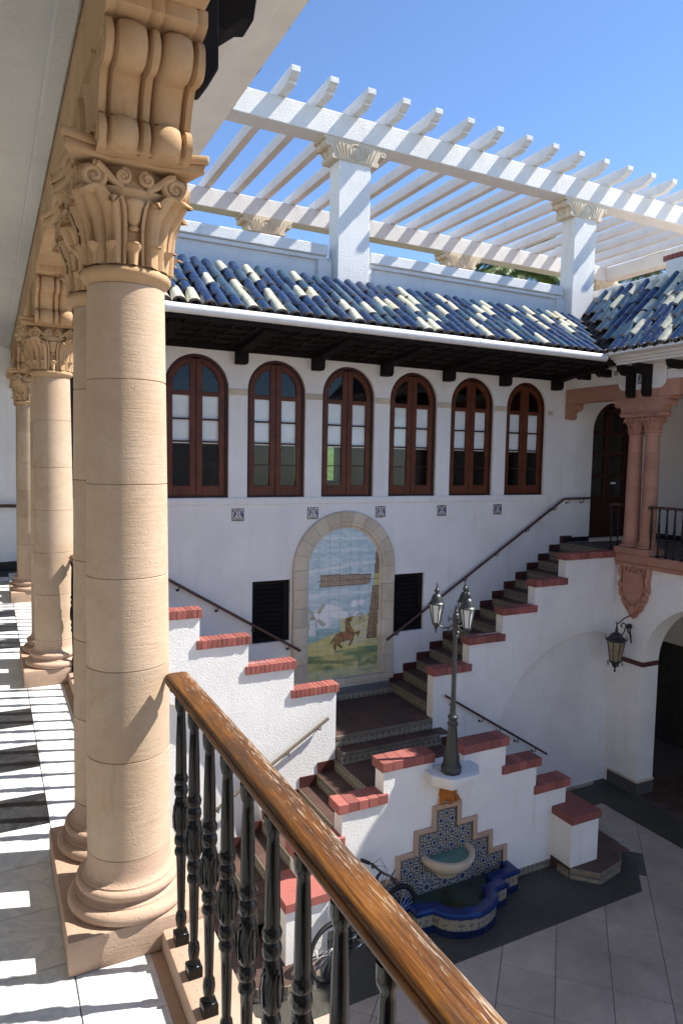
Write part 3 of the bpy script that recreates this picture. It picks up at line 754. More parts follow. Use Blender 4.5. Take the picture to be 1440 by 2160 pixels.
# ================================================================== scroll block (impost / bracket), shared by galleries and pergola
def scroll_half(k=1.0):
    """half profile (t, z): from the bottom centre outward and up; t = distance from block centre"""
    p = [(0.395, 0.0)]
    p += arc(0.395, 0.046, 0.046, -PI/2, PI*0.44, 9)                       # lower scroll
    p += [(0.412, 0.096), (0.420, 0.115), (0.432, 0.140), (0.448, 0.165), (0.468, 0.186)]   # fluted throat
    p += [(0.492, 0.184), (0.512, 0.178)]
    p += arc(0.522, 0.230, 0.053, -PI/2+0.1, PI*0.40, 9)
    p += [(0.548, 0.284), (0.575, 0.286), (0.600, 0.296), (0.600, 0.335)]
    return p
def scroll_mesh(name, mat, halfw, with_round=True):
    """block along Y, width in X, bottom z=0, top z=0.335"""
    hp = scroll_half()
    ribs = 30
    def rib(u):
        c = abs(u)
        if c < 0.11: return 0.014*sqrt(max(0, 1-(c/0.11)**2))-0.010
        if c < 0.17: return -0.022
        if c < 0.78: return 0.020*sqrt(max(0, 1-((c-0.475)/0.32)**2))-0.010
        if c < 0.85: return -0.018
        return 0.002
    mb = MB()
    for sgn in (-1, 1):
        pts = []
        N = len(hp)
        for j, (t, z) in enumerate(hp):
            a = Vector(hp[min(j+1, N-1)])-Vector(hp[max(j-1, 0)])
            nrm = Vector((a.y, -a.x)); nrm = nrm.normalized() if nrm.length > 1e-6 else Vector((1, 0))
            amp = 1.0 if 2 < j < N-4 else 0.25
            for i in range(ribs+1):
                u = -1+2*i/ribs; d = rib(u)*amp
                pts.append((u*halfw, sgn*(t+nrm.x*d), z+nrm.y*d))
        fs = [(j*(ribs+1)+i, j*(ribs+1)+i+1, (j+1)*(ribs+1)+i+1, (j+1)*(ribs+1)+i) for j in range(N-1) for i in range(ribs)]
        mb.add(pts, fs)
    side = [(-t, z) for (t, z) in hp]+[(t, z) for (t, z) in hp[::-1]]
    for sx in (-1, 1):
        mb.poly([(sx*halfw, t, z) for (t, z) in side])
    mb.poly([(-halfw, -0.60, 0.335), (halfw, -0.60, 0.335), (halfw, 0.60, 0.335), (-halfw, 0.60, 0.335)])
    mb.poly([(-halfw, -0.395, 0), (halfw, -0.395, 0), (halfw, 0.395, 0), (-halfw, 0.395, 0)])
    if with_round:
        for sx in (-1, 1):
            c = (sx*(halfw+0.002), 0, 0.165)
            mb.torus(c, (1, 0, 0), 0.115, 0.018, 24, 8)
            Mx = Matrix.Rotation(sx*PI/2, 3, 'Y')
            mb.lathe([(0.0, 0.014), (0.05, 0.012), (0.075, 0.002), (0.078, -0.01)], c, 20, M=Mx)
            for q in (-1, 1):
                if with_round == 'flutes':
                    for k_ in range(4):
                        mb.tube([(c[0], q*(0.15+0.045*k_), 0.02), (c[0]+sx*0.006, q*(0.165+0.055*k_), 0.12), (c[0], q*(0.18+0.078*k_), 0.275)], 0.013, 6)
                    mb.torus((c[0]-sx*0.006, q*0.52, 0.222), (1, 0, 0), 0.036, 0.012, 16, 6)
                    continue
                mb.box(c[0]-0.012, c[0]+0.012, q*0.30-0.09, q*0.30+0.09, 0.05, 0.062)
                mb.box(c[0]-0.012, c[0]+0.012, q*0.30-0.09, q*0.30+0.09, 0.255, 0.267)
                mb.torus((c[0]-sx*0.006, q*0.52, 0.222), (1, 0, 0), 0.036, 0.010, 16, 6)
                mb.torus((c[0]-sx*0.005, q*0.395, 0.052), (1, 0, 0), 0.026, 0.008, 14, 6)
    return mb.mesh(name, mat, smooth=40, recalc=True)

# ================================================================== pergola on the roof terrace
perg = thing('pergola', 'long white concrete pergola on the roof terrace with scroll topped posts and open rafters', 'pergola', (8.0, 12.6, 4.35))
cap_mesh = scroll_mesh('post_capital', M['cream'], 0.20, 'flutes')
pc = MB(); pxs = (0.25, 5.525, 10.8, 16.08)
post_f = MB().box(-0.30, 0.30, -0.02, 0.33, 4.0, 6.58).mesh('post', M['white_paint'], bevel=0.012)
post_b = MB().box(-0.27, 0.27, -0.16, 0.17, 4.35, 6.58).mesh('post', M['white_paint'], bevel=0.012)
for x in pxs:
    for (me, y, yc) in ((post_f, FY, FY+0.16), (post_b, 14.76, 14.76)):
        p = piece(me, 'post', perg, (x, y, 0))
        q = piece(cap_mesh, 'post_capital', p, (x, yc, 6.55), (0, 0, PI/2))
for (nm, y0, y1) in (('beam', FY-0.06, FY+0.32), ('beam', 14.58, 14.94)):
    MB().box(-0.8, 16.4, y0, y1, 6.885, 7.275).build(nm, M['white_paint'], perg, bevel=0.010)
for x in (16.05,):
    MB().box(x-0.15, x+0.2, FY+0.325, 14.575, 6.90, 7.25).build('side_beam', M['white_paint'], perg, bevel=0.01)
def rafter_profile():
    t0, t1, b, t = 9.90, 15.55, 7.279, 7.485
    L = [(t0, t), (t0, t-0.085), (t0+0.02, t-0.09)]
    L += [(t0+0.03+0.11*i/6, t-0.09-0.062*sin(i/6*PI/2)) for i in range(1, 7)]
    L += [(t0+0.16, t-0.155), (t0+0.165, b+0.02)]
    L += [(t0+0.17+0.10*i/4, b+0.02-0.02*sin(i/4*PI/2)) for i in range(1, 5)]
    R = [(2*((t0+t1)/2)-y, z) for (y, z) in L]
    return L+[p for p in R[::-1]]
rf = MB().prism(rafter_profile(), 'yz', -0.073, 0.073).mesh('rafter', M['white_paint'], bevel=0.006, smooth=30)
for k in range(-7, 19):
    piece(rf, 'rafter', perg, (4.19+0.65*k+random.uniform(-.01, .01), 0, random.uniform(-.004, .004)))

# ================================================================== galleries left (s=+1) and right (s=-1)
def capital_parts(mat):
    """meshes (origin = column axis, z from 0 = top of shaft) of a carved capital"""
    out = []
    bell = MB().lathe([(0.118, 0.0), (0.120, 0.04), (0.124, 0.09), (0.132, 0.14), (0.146, 0.19), (0.160, 0.22), (0.150, 0.245), (0.140, 0.285)], n=32)
    out.append(('bell', bell.mesh('bell', mat, smooth=60), None))
    # abacus with concave sides
    P = []
    hw = 0.205
    for q in range(4):
        a = q*PI/2
        for i in range(10):
            t = -1+2*i/9
            y = hw-0.040*(1-t*t)+(0.014 if abs(t) < 0.2 else 0)
            x = t*hw*0.97
            P.append((x*cos(a)-(-y)*sin(a)*1.0, x*sin(a)+(-y)*cos(a)))
    ab = MB().prism(P, 'xy', 0.285, 0.312)
    P2 = [(x*1.05, y*1.05) for x, y in P]
    ab.prism(P2, 'xy', 0.312, 0.338)
    out.append(('abacus', ab.mesh('abacus', mat, bevel=0.004, smooth=45), None))
    # leaves
    def leaf(w, h, curl, r_base, ribs, thick=0.012, flare=0.02):
        def fn(u, v):
            c = 2*u-1
            z = h*(v if v < 0.8 else 0.8+0.2*sin((v-0.8)/0.2*PI*0.85)*0.9)
            ww = w*(0.85+0.35*v)*(1 if v < 0.75 else max(0.15, sqrt(max(0, 1-((v-0.75)/0.26)**2))))
            out_ = flare*v*v+(curl*(v-0.55)**2/0.2 if v > 0.55 else 0)
            rib = thick*(abs(cos(ribs*PI*c/2))**0.6)
            y = r_base+0.006+out_+rib-0.018*c*c*(1-0.3*v)
            return (c*ww, y, z)
        m = MB().grid(fn, 12, 12)
        return m
    for q in range(4):                        # broad corner leaves curling outward
        out.append(('leaf', 'corner', q*PI/2+PI/4))
    for q in range(8):                        # fluted tongues
        out.append(('leaf', 'tongue', (q//2)*PI/2+(0.37 if q % 2 else -0.37)))
    for q in range(14):
        out.append(('leaf', 'small', q*2*PI/14))
    L = {'corner': leaf(0.062, 0.212, 0.070, 0.120, 3, 0.016, 0.032).mesh('leaf', mat, smooth=70),
         'tongue': leaf(0.031, 0.190, 0.030, 0.124, 2, 0.020, 0.018).mesh('leaf', mat, smooth=70),
         'small': leaf(0.023, 0.062, 0.03, 0.118, 1, 0.018, 0.008).mesh('leaf', mat, smooth=70)}
    # volutes
    def spiral(R, turns, r, c):
        pts = []
        for i in range(int(18*turns)+1):
            t = i/(18*turns); a = 2*PI*turns*t
            rad = R*(1-0.72*t)
            pts.append((c[0]+rad*cos(a+PI/2), c[1]-0.006*t, c[2]+rad*sin(a+PI/2)))
        return pts
    vo = MB()
    for s in (-1, 1):
        cx = s*0.121
        pts = spiral(0.037, 1.6, 0, (0, -0.158, 0.235))
        pts = [(cx+s*(-p[0])*-1, p[1], p[2]) for p in pts]
        vo.tube(pts, [0.011-0.004*i/len(pts) for i in range(len(pts))], 7)
        vo.lathe([(0.0, 0.012), (0.012, 0.008), (0.017, 0.002), (0.026, 0.003), (0.036, 0.003), (0.042, -0.004), (0.043, -0.04)], (cx, -0.155, 0.232), 14, M=Matrix.Rotation(PI/2, 3, 'X'))
        vo.tube([(cx*0.93, -0.165, 0.268), (s*0.10, -0.160, 0.262), (s*0.07, -0.156, 0.238), (s*0.035, -0.158, 0.215)], [0.013, 0.013, 0.012, 0.010], 7)
        pts = spiral(0.022, 1.3, 0, (0, -0.158, 0.248)); pts = [(s*0.036+s*p[0], p[1], p[2]) for p in pts]
        vo.tube(pts, 0.008, 6); vo.ball((s*0.036, -0.158, 0.248), 0.011, 6)
    vo.lathe([(0.012, 0.10), (0.018, 0.108), (0.012, 0.118), (0.022, 0.13), (0.034, 0.165), (0.042, 0.172), (0.042, 0.185), (0.030, 0.19), (0.026, 0.225), (0.014, 0.235)], (0, -0.128, 0), 14)
    vo.grid(lambda u, v: ((2*u-1)*(0.05+0.06*v), -0.135-0.012*v-0.02*(1-(2*u-1)**2), 0.185+0.03*v), 8, 3)
    vom = vo.mesh('volute', mat, smooth=50)
    return out, L, vom
CAPS = {}
def make_capital(col, z0, mat, key):
    if key not in CAPS: CAPS[key] = capital_parts(mat)
    parts, L, vom = CAPS[key]
    o0 = wl(col)
    bell = None
    cap = piece(parts[0][1], 'capital', col, (o0.x, o0.y, z0))
    for (nm, me, a) in parts[1:]:
        if nm == 'abacus': piece(me, 'abacus', cap, (o0.x, o0.y, z0))
        else: piece(L[me], 'leaf', cap, (o0.x, o0.y, z0), (0, 0, a))
    for q in range(4): piece(vom, 'volute', cap, (o0.x, o0.y, z0), (0, 0, q*PI/2))
    return cap

def make_column(x, y, label, mat, matc, matb, key, group):
    col = thing('stone_column', label, 'column', (x, y, 0.115), group)
    base = MB().lathe([(0.188, 0.115), (0.197, 0.122), (0.201, 0.133), (0.200, 0.144), (0.193, 0.154), (0.182, 0.158), (0.172, 0.159), (0.171, 0.164), (0.162, 0.168), (0.158, 0.174), (0.160, 0.179), (0.164, 0.180), (0.164, 0.184), (0.171, 0.189), (0.174, 0.197), (0.172, 0.206), (0.165, 0.212), (0.156, 0.213), (0.155, 0.219), (0.147, 0.223), (0.141, 0.233), (0.138, 0.248), (0.1368, 0.27), (0.1365, 0.30)], (x, y, 0), 48)
    base.build('column_base', matb, col, smooth=42)
    zs = [0.30, 0.63, 0.93, 1.23, 1.53, 1.86, 2.155]
    rad = lambda z: 0.1365-0.016*((z-0.3)/1.85)**1.6
    for a, b in zip(zs[:-1], zs[1:]):
        pr = [(rad(a)-0.004, a), (rad(a), a+0.0025)]+[(rad(a+(b-a)*t/6), a+(b-a)*t/6) for t in range(1, 6)]+[(rad(b), b-0.0025), (rad(b)-0.004, b)]
        d = MB().lathe(pr, (x, y, 0), 40); d.build('drum', mat, col, smooth=30)
    MB().lathe([(0.119, 2.155), (0.122, 2.165), (0.134, 2.172), (0.141, 2.182), (0.141, 2.192), (0.134, 2.202), (0.122, 2.206)], (x, y, 0), 40).build('neck_ring', matc, col, smooth=60)
    make_capital(col, 2.205, matc, key)
    return col

BAYC = [-12.5, -9.5, -6.5, -3.5, -0.49, 2.535, 5.50, 8.555]           # pair centres along Y (left)
BAYR = [2.62, 5.63, 8.655]
IMP = {}
def gallery(s, name, label, bays, st, stc, stb, floor_bays):
    X = SX(s); XE = 1.19 if s > 0 else 1.28
    wing = thing(name, label, 'building', (X(-0.8), 3.5, GZ))
    def bx(mb, a, b, y0, y1, z0, z1): return mb.box(min(X(a), X(b)), max(X(a), X(b)), y0, y1, z0, z1)
    Ya, Yb = (-16.5 if s > 0 else 1.0), FY-0.002  # right wing cut short out of view to let sun flood the yard
    # upper floor slab and its stone edge
    bx(MB(), -2.2, 0.40, Ya, Yb, -0.17, -0.012).build('floor_slab', M['grout'], wing)
    e = MB(); bx(e, 0.40, 0.60, Ya, 9.04 if s < 0 else 9.04, -0.16, -0.002); bx(e, 0.40, 0.57, Ya, 9.04, -0.24, -0.16)
    e.build('edge_course', stb, wing, bevel=0.012)
    # back wall and baseboard
    bx(MB(), -2.3, -2.2, Ya, Yb, GZ, 3.3).build('rear_wall', M['stucco_smooth'], wing)
    bx(MB(), -2.2, -2.18, Ya, Yb, 0, 0.12).build('baseboard', M['black_stone'], wing)
    if s > 0:
        MB().box(-2.18, -1.6, FY-0.022, FY-0.004, 0, 0.13).box(-0.27, 0.44, FY-0.022, FY-0.004, 0, 0.13).build('end_baseboard', M['black_stone'], wing)
    else:
        MB().box(10.55, 11.27, FY-0.022, FY-0.004, 0, 0.10).build('end_baseboard', M['black_stone'], wing)
    # ceiling with a shallow border
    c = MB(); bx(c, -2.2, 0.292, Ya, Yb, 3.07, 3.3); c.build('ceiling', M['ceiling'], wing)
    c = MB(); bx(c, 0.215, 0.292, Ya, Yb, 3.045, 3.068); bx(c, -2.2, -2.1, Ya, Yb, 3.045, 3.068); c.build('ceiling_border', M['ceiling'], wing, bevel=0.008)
    # stone beam in blocks
    bl = 0.43; n = int((Yb-Ya)/bl); bme = {}
    for i in range(n+1):
        y0 = Ya+i*bl; y1 = min(y0+bl, Yb)
        if y1-y0 < 0.05: continue
        q = MB(); bx(q, 0.295, 0.55, y0+0.002, y1-0.002, 2.835, 3.12)
        q.build('beam_stone', stc, wing, bevel=0.005)
    # wall over the beam, frieze, cornice
    f = MB(); bx(f, 0.30, 0.53, Ya, Yb, 3.121, 3.45); f.build('frieze', M['stucco_smooth'], wing)
    prof = [(0.50, 3.40), (0.96, 3.40), (0.965, 3.43), (1.02, 3.445), (1.03, 3.475), (1.10, 3.49), (1.12, 3.52), (1.26, 3.525), (1.325, 3.538), (1.325, 3.575), (1.20, 3.59), (0.50, 3.59)]
    if s > 0: prof = [(a-0.095 if a > 1.19 else a, b) for a, b in prof]
    MB().prism([(X(a), b) for a, b in prof], 'xz', Ya, EY-0.02 if s < 0 else Yb).build('cornice', M['gutter'], wing, smooth=20)
    for yc in bays:
        q = MB(); hp_ = [(0.36+0.15*sin(PI/2*i_/6), 3.13-0.15*cos(PI/2*i_/6)) for i_ in range(7)]+[(0.51, 3.40)]
        q.prism([(yc+a_, b_) for a_, b_ in hp_]+[(yc-a_, b_) for a_, b_ in hp_[::-1]], 'yz', X(0.551), X(0.562))
        q.build('spandrel_panel', M['stucco_smooth'], wing)
        for d in (-0.17, 0.17):
            k = MB()
            pr = [(0.563, 2.84), (0.66, 2.84), (0.70, 2.90), (0.70, 3.22), (0.83, 3.23), (0.90, 3.29), (0.94, 3.30), (0.955, 3.398), (0.563, 3.398)]
            k.prism([(X(a), b) for a, b in pr], 'xz', yc+d-0.062, yc+d+0.062)
            k.build('eave_corbel', M['timber'], wing, bevel=0.006)
        for d in (0.75, 1.25, 1.75, 2.25):
            if yc+d > FY-0.3: continue
            k = MB(); pr = [(0.531, 3.26), (0.80, 3.27), (0.86, 3.31), (0.88, 3.398), (0.531, 3.398)]
            k.prism([(X(a), b) for a, b in pr], 'xz', yc+d-0.055, yc+d+0.055); k.build('eave_corbel', M['timber'], wing, bevel=0.006)
        key = (s,)
        if key not in IMP: IMP[key] = scroll_mesh('impost_block', stc, 0.132)
        piece(IMP[key], 'impost_block', wing, (X(0.425), yc, 2.545-0.045), None, (1, 1, 1.0))
        # plinth
        q = MB(); bx(q, 0.19, 0.635, yc-0.372, yc+0.372, 0.0, 0.115)
        q.build('plinth', stb, wing, bevel=0.010, segs=2)
    # decorative small tiles on the frieze of the right wing
    if s < 0:
        dm = deco_tile_mesh(0.085)
        for yc in bays:
            o = piece(deco_tile_mesh(0.16), 'painted_tile', wing, (X(0.562)-0.004, yc, 3.16), (0, 0, -PI/2))
            for d in (0.46, 0.60, 1.0, 1.5, 2.0, 2.5):
                if yc+d < FY-0.2: piece(dm, 'painted_tile', wing, (X(0.53)-0.004, yc+d, 3.33), (0, 0, -PI/2))
            for d in (-0.46, -0.60): piece(dm, 'painted_tile', wing, (X(0.53)-0.004, yc+d, 3.33), (0, 0, -PI/2))
    # end bracket at the facade
    hb = MB()
    pr = [(0.0, -0.30), (-0.05, -0.315), (-0.10, -0.30), (-0.125, -0.26), (-0.11, -0.22), (-0.12, -0.18), (-0.17, -0.15), (-0.23, -0.145), (-0.28, -0.11), (-0.285, -0.06), (-0.26, -0.025), (-0.30, -0.02), (-0.30, 0), (0, 0)]
    hb.prism([(FY+a, 2.833+b) for a, b in pr], 'yz', X(0.31), X(0.535)); hb.build('end_bracket', stc, wing, bevel=0.008)
    # roof and parapet
    r = MB(); SG = 0.95
    if s < 0: r.add([(X(1.28), Ya, EZ), (X(1.28), EY, EZ), (X(0.235), FY, EZ+1.045*SG), (X(-0.26), FY, EZ+1.54*SG), (X(-0.26), Ya, EZ+1.54*SG)], [(0, 1, 2, 3, 4)])
    else: r.add([(X(XE), Ya, EZ), (X(XE), FY, EZ), (X(-0.26), FY, EZ+1.54*SG), (X(-0.26), Ya, EZ+1.54*SG)], [(0, 1, 2, 3)])
    roof = r.build('tile_roof', M['roof_bed'], wing, smooth=0)
    if s < 0:
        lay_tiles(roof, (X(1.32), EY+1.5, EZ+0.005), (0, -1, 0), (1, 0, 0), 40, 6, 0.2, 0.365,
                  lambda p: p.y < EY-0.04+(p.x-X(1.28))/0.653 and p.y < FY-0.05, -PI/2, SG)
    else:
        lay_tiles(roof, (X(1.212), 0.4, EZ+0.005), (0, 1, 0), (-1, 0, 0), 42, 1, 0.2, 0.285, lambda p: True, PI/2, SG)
    # tile bed scallops under the eave tiles
    sc = MB()
    for i in range(60):
        y = EY-0.1-0.2*i if s < 0 else 0.5+0.2*i
        if y > EY or y < Ya: continue
        sc.tube([(X(1.318), y+0.086*cos(PI*i_/8), EZ+0.008+0.080*sin(PI*i_/8)) for i_ in range(9)], 0.009, 6)
        sc.box(min(X(1.29), X(1.20)), max(X(1.29), X(1.20)), y-0.1, y+0.1, EZ-0.02, EZ+0.012)
    if s < 0: tag(sc.build('eave_tile_bedding', M['gutter'], wing), kind='stuff')
    q = MB(); bx(q, -0.60, -0.30, Ya, FY+0.2, 3.4, 5.06); q.build('parapet', M['white_paint'], wing)
    q = MB(); bx(q, -0.65, -0.24, Ya, FY+0.2 if s > 0 else 10.62, 5.06, 5.20); q.build('parapet_coping', M['white_paint'], wing, bevel=0.012)
    q = MB(); bx(q, -2.3, -0.60, Ya, FY+0.2, 3.302, 3.5); q.build('roof_slab', M['white_paint'], wing)
    # ground floor arcade
    a = MB()
    PA = (lambda u, z, d: (X(0.5-d), u, z))
    ops = [(c, 1.22, GZ, -1.98, True) for c in (7.15, 4.13, 1.11, -1.91, -4.93, -7.95, -10.97, -13.99) if c-1.25 > Ya]
    wall_band(a, Ya, 9.02, GZ, -0.241, ops, PA, 0.40, 28)
    wall_band(a, 9.02, FY, GZ, -0.05, [], PA, 0.4)
    a.build('arcade_wall', M['stucco'], wing, recalc=False, smooth=20)
    wb = MB(); PB = (lambda u, z, d: (X(0.1-d), u, z)); wall_band(wb, Ya, FY, GZ, -0.25, ops, PB, 0.02, 28)
    wb.build('arcade_inner_face', M['stucco'], wing, recalc=False, smooth=20)
    for (u0, u1) in ((8.37, 9.02), (5.35, 5.93), (2.33, 2.91), (-0.69, -0.11), (-3.71, -3.13), (-6.73, -6.15), (-9.75, -9.17)):
        if u0 < Ya: continue
        t = MB(); bx(t, 0.088, 0.512, u0-0.012, min(u1+0.012, 9.03), -2.045, -1.955); t.build('impost_band', M['skirt'], wing, bevel=0.004)
        t = MB(); bx(t, 0.075, 0.525, u0-0.025, min(u1+0.025, 9.035), GZ, GZ+0.24); t.build('pier_base', M['grey_stone'], wing, bevel=0.006)
        t = MB(); bx(t, 0.07, 0.530, u0-0.03, min(u1+0.03, 9.036), GZ+0.241, GZ+0.285); t.build('pier_base_cap', M['cream'], wing, bevel=0.008)
    t = MB(); bx(t, -2.2, 0.515, Ya, FY, GZ-0.05, GZ+0.004); fl = t.build('arcade_floor', M['grout'], wing)
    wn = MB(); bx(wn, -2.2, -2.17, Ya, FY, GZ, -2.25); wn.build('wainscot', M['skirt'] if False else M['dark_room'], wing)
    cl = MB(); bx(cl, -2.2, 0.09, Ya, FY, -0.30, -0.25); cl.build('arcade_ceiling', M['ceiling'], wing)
    return wing, fl
LW, lfl = gallery(1, 'gallery_wing', 'near gallery wing with tan stone beam, scroll imposts and white ceiling over the marble walkway', BAYC, M['tan'], M['tan_carved'], M['tan_base'], True)
RW, rfl = gallery(-1, 'gallery_wing', 'far right arcaded wing with pink stone gallery above white round arches', BAYR, M['pink'], M['pink'], M['pink'], False)
# brick floor seen through the right arch
bk = MB().cbox(-0.098, 0.098, -0.048, 0.048, -0.03, 0, 0.003).mesh('floor_brick', M['terracotta'], recalc=False, smooth=0)
cnt = 0; restb = MB()
for i in range(14):
    for j in range(60):
        x = 10.62+0.205*i+(0.1 if j % 2 else 0); y = 8.6-0.105*j
        if x > 13.1: continue
        if cnt < 290 and y > 4.0: piece(bk, 'floor_brick', rfl, (x, y, GZ+0.010)); cnt += 1
        else: restb.cbox(x-0.098, x+0.098, y-0.048, y+0.048, GZ-0.01, GZ+0.010, 0.003)
tag(restb.build('floor_bricks', M['terracotta'], rfl, recalc=False, smooth=0), kind='stuff')

# --- columns
ord_ = ['nearest', 'second', 'third', 'fourth', 'fifth', 'sixth']
pos = [('stone_column', 0.408, 2.535-0.185), ('stone_column', 0.408, 2.535+0.20), ('s', 0.408, 5.50-0.185), ('s', 0.408, 5.50+0.20), ('s', 0.408, 8.555-0.185), ('s', 0.408, 8.555+0.20)]
labs = ['large tan stone column nearest the viewer, beside the end of the wooden railing',
        'tan stone column standing directly behind the nearest one on the same plinth',
        'tan stone column, front one of the second pair along the gallery',
        'tan stone column, rear one of the second pair along the gallery',
        'tan stone column, front one of the farthest pair by the end wall',
        'tan stone column, rear one of the farthest pair by the end wall']
c0 = make_column(pos[0][1], pos[0][2], labs[0], M['tan'], M['tan_carved'], M['tan_base'], 'tan', 'tan stone columns along the gallery')
for (n_, x, y), lb in list(zip(pos, labs))[1:]:
    c = copy_tree(c0); c.location = (x, y, 0.115); c['label'] = lb
c = copy_tree(c0); c.location = (0.408, -0.29, 0.115); c['label'] = 'tan stone column behind the viewer at the near end of the railing'
p0 = make_column(10.595, 8.84, 'slender pink stone column standing nearer the stair head and dark doorway', M['pink'], M['pink'], M['pink'], 'pink', 'pink stone columns of the far gallery')
c = copy_tree(p0); c.location = (10.595, 8.48, 0.115); c['label'] = 'slender pink stone column beside the black railing of the far gallery'
for (y, lb) in ((5.82, 'pink stone column of the middle right pair, the one nearer the staircase'), (5.45, 'pink stone column of the middle right pair, the one nearer the viewer')):
    c = copy_tree(p0); c.location = (10.595, y, 0.115); c['label'] = lb

# --- gallery floor: marble tiles
gf = MB().box(-2.2, 0.40, -4.0, FY-0.003, -0.011, -0.006).box(0.40, 0.445, -4.0, FY-0.003, -0.011, -0.006).build('gallery_floor', M['grout'], org=(-0.8, 3, 0)); tag(gf, kind='structure')
tw = MB().cbox(-0.1535, 0.1535, -0.1535, 0.1535, -0.008, 0, 0.002)
tmw = tw.mesh('marble_tile', M['marble_white'], recalc=False, smooth=0); tmb = tw.mesh('marble_tile', M['marble_black'], recalc=False, smooth=0)
cnt = 0; restm = MB()
for j in range(-9, 28):
    y = 3.17+0.155+0.31*j
    if y > FY-0.1: continue
    for i in range(-7, 1):
        x = 0.055+0.31*i
        ph = (j % 10)
        infield = ph in (0, 1, 2, 3, 4) 
        black = infield and (((j % 10) + i) % 2 == 0)
        if y > 1.3 and x > -1.0 and cnt < 290:
            piece(tmb if black else tmw, 'marble_tile', gf, (x, y, random.uniform(-.0006, .0006)), (0, 0, random.choice((0, PI/2)))); cnt += 1
        else: restm.cbox(x-0.1535, x+0.1535, y-0.1535, y+0.1535, -0.006, 0, 0.002)
    if y > 1.3 and cnt < 296:
        pass
    piece_w = MB().cbox(0.212, 0.442, y-0.1535, y+0.1535, -0.006, 0, 0.002)
    piece_w.build('border_slab', M['marble_white'], gf, recalc=False, smooth=0)
tag(restm.build('marble_field', M['marble_white'], gf, recalc=False, smooth=0), kind='stuff')

# south wing behind the viewer closes the courtyard
sw = thing('house_wing', 'plain white wing closing the courtyard behind the viewer under a blue tiled roof', 'building', (5.5, -16.9, GZ))
MB().box(-2.3, 13.3, -19.5, -16.9, GZ, 3.5).build('wall', M['stucco'], sw)
MB().add([(-2.3, -16.0, 3.5), (13.3, -16.0, 3.5), (13.3, -18.2, 4.8), (-2.3, -18.2, 4.8)], [(0, 1, 2, 3)]).build('roof', M['roof_blue'], sw)
# ================================================================== stairs
stair = thing('staircase', 'terracotta stair with printed tile risers splitting from a landing into two flights', 'staircase', (5.5, 9.0, GZ))
def bricks_along(parent, x0, x1, y0, y1, z0, z1, n, mat='brick', name='coping_brick'):
    w = (x1-x0)/n
    me = MB().box(-w/2+0.0012, w/2-0.0012, 0, y1-y0, 0, z1-z0).mesh(name, M[mat], bevel=0.0045, smooth=40)
    for i in range(n):
        piece(me, name, parent, (x0+w*(i+0.5), y0+random.uniform(-.003, .003), z0+random.uniform(-.002, .002)), (random.uniform(-.006, .006), 0, random.uniform(-.006, .006)))

def tiled(parent, x0, x1, y0, y1, z, t=0.3, name='tread_tile', mat='terracotta'):
    nx = max(1, round((x1-x0)/t)); ny = max(1, round((y1-y0)/t)); a = (x1-x0)/nx; b = (y1-y0)/ny; g_ = 0.003
    me = MB().cbox(-a/2+g_, a/2-g_, -b/2+g_, b/2-g_, -0.012, 0, 0.003).mesh(name, M[mat], recalc=False, smooth=0)
    for i in range(nx):
        for j in range(ny):
            piece(me, name, parent, (x0+a*(i+.5), y0+b*(j+.5), z+random.uniform(-.001, .001)))

def step(parent, x0, x1, y0, y1, zt, face, zb=None):
    """one step: body, tread tiles, stone nosing and printed riser on the given face"""
    zb = zt-RIS if zb is None else zb
    o = MB().box(x0, x1, y0, y1, zb-0.02, zt-0.010).build('step', M['grout'], parent, smooth=0)
    tiled(o, x0, x1, y0, y1, zt)
    hn = 0.062
    if face in ('-x', '+x'):
        xf = x0 if face == '-x' else x1; q = -1 if face == '-x' else 1
        xa, xb = sorted((xf, xf+q*0.016)); xc, xd = sorted((xf, xf+q*0.010))
        MB().box(xa, xb, y0, y1, zt-hn, zt-0.001).build('nosing', M['nosing'], o, bevel=0.004)
        MB().box(xc, xd, y0, y1, zb+0.001, zt-hn-0.001).build('riser', M['band_y'], o, smooth=0)
    else:
        n = max(2, round((x1-x0)/0.19)); w = (x1-x0)/n
        me = MB().box(-w/2+.0015, w/2-.0015, -0.018, 0, 0, hn-0.001).mesh('nosing_stone', M['nosing'], bevel=0.004)
        for i in range(n): piece(me, 'nosing_stone', o, (x0+w*(i+.5), y0, zt-hn), (0, 0, random.uniform(-.01, .01)))
        MB().box(x0, x1, y0-0.010, y0, zb+0.001, zt-hn-0.001).build('riser', M['band_x'], o, smooth=0)
    return o
def skirt(parent, x0, x1, yw, z, h=0.135, t=0.014, side=-1):
    y0, y1 = sorted((yw, yw+side*t))
    MB().box(x0, x1, y0, y1, z+0.001, z+h).build('skirting_tile', M['skirt'], parent, bevel=0.003)

# mural landing
ld = MB().box(4.55, 6.45, 9.05, FY, MUR-0.3, MUR-0.01).build('landing', M['grout'], stair, smooth=0)
tiled(ld, 4.62, 6.38, 9.07, FY-0.11, MUR, 0.28, 'floor_tile')
MB().box(4.62, 6.45, FY-0.10, FY-0.004, MUR+0.001, MUR+0.10).build('printed_base_tiles', M['band_x'], stair, smooth=0)
MB().box(4.62, 6.40, FY-0.095, FY-0.004, MUR+0.101, MUR+0.20).build('printed_base_tiles', M['band_navy'], stair, smooth=0)
step(stair, 4.62, 6.38, 9.05-0.23, 9.05-0.005, MUR-RIS, '-y')
o = MB().box(4.62, 6.38, 9.035, 9.052, MUR-0.062, MUR-0.001).build('nosing', M['nosing'], stair, bevel=0.004)
MB().box(4.62, 6.38, 9.040, 9.052, MUR-RIS+0.001, MUR-0.063).build('riser', M['band_x'], stair, smooth=0)
MB().box(6.38, 6.55, 8.80, 9.06, MUR-RIS-0.02, MUR-RIS).build('landing_return', M['terracotta'], stair)
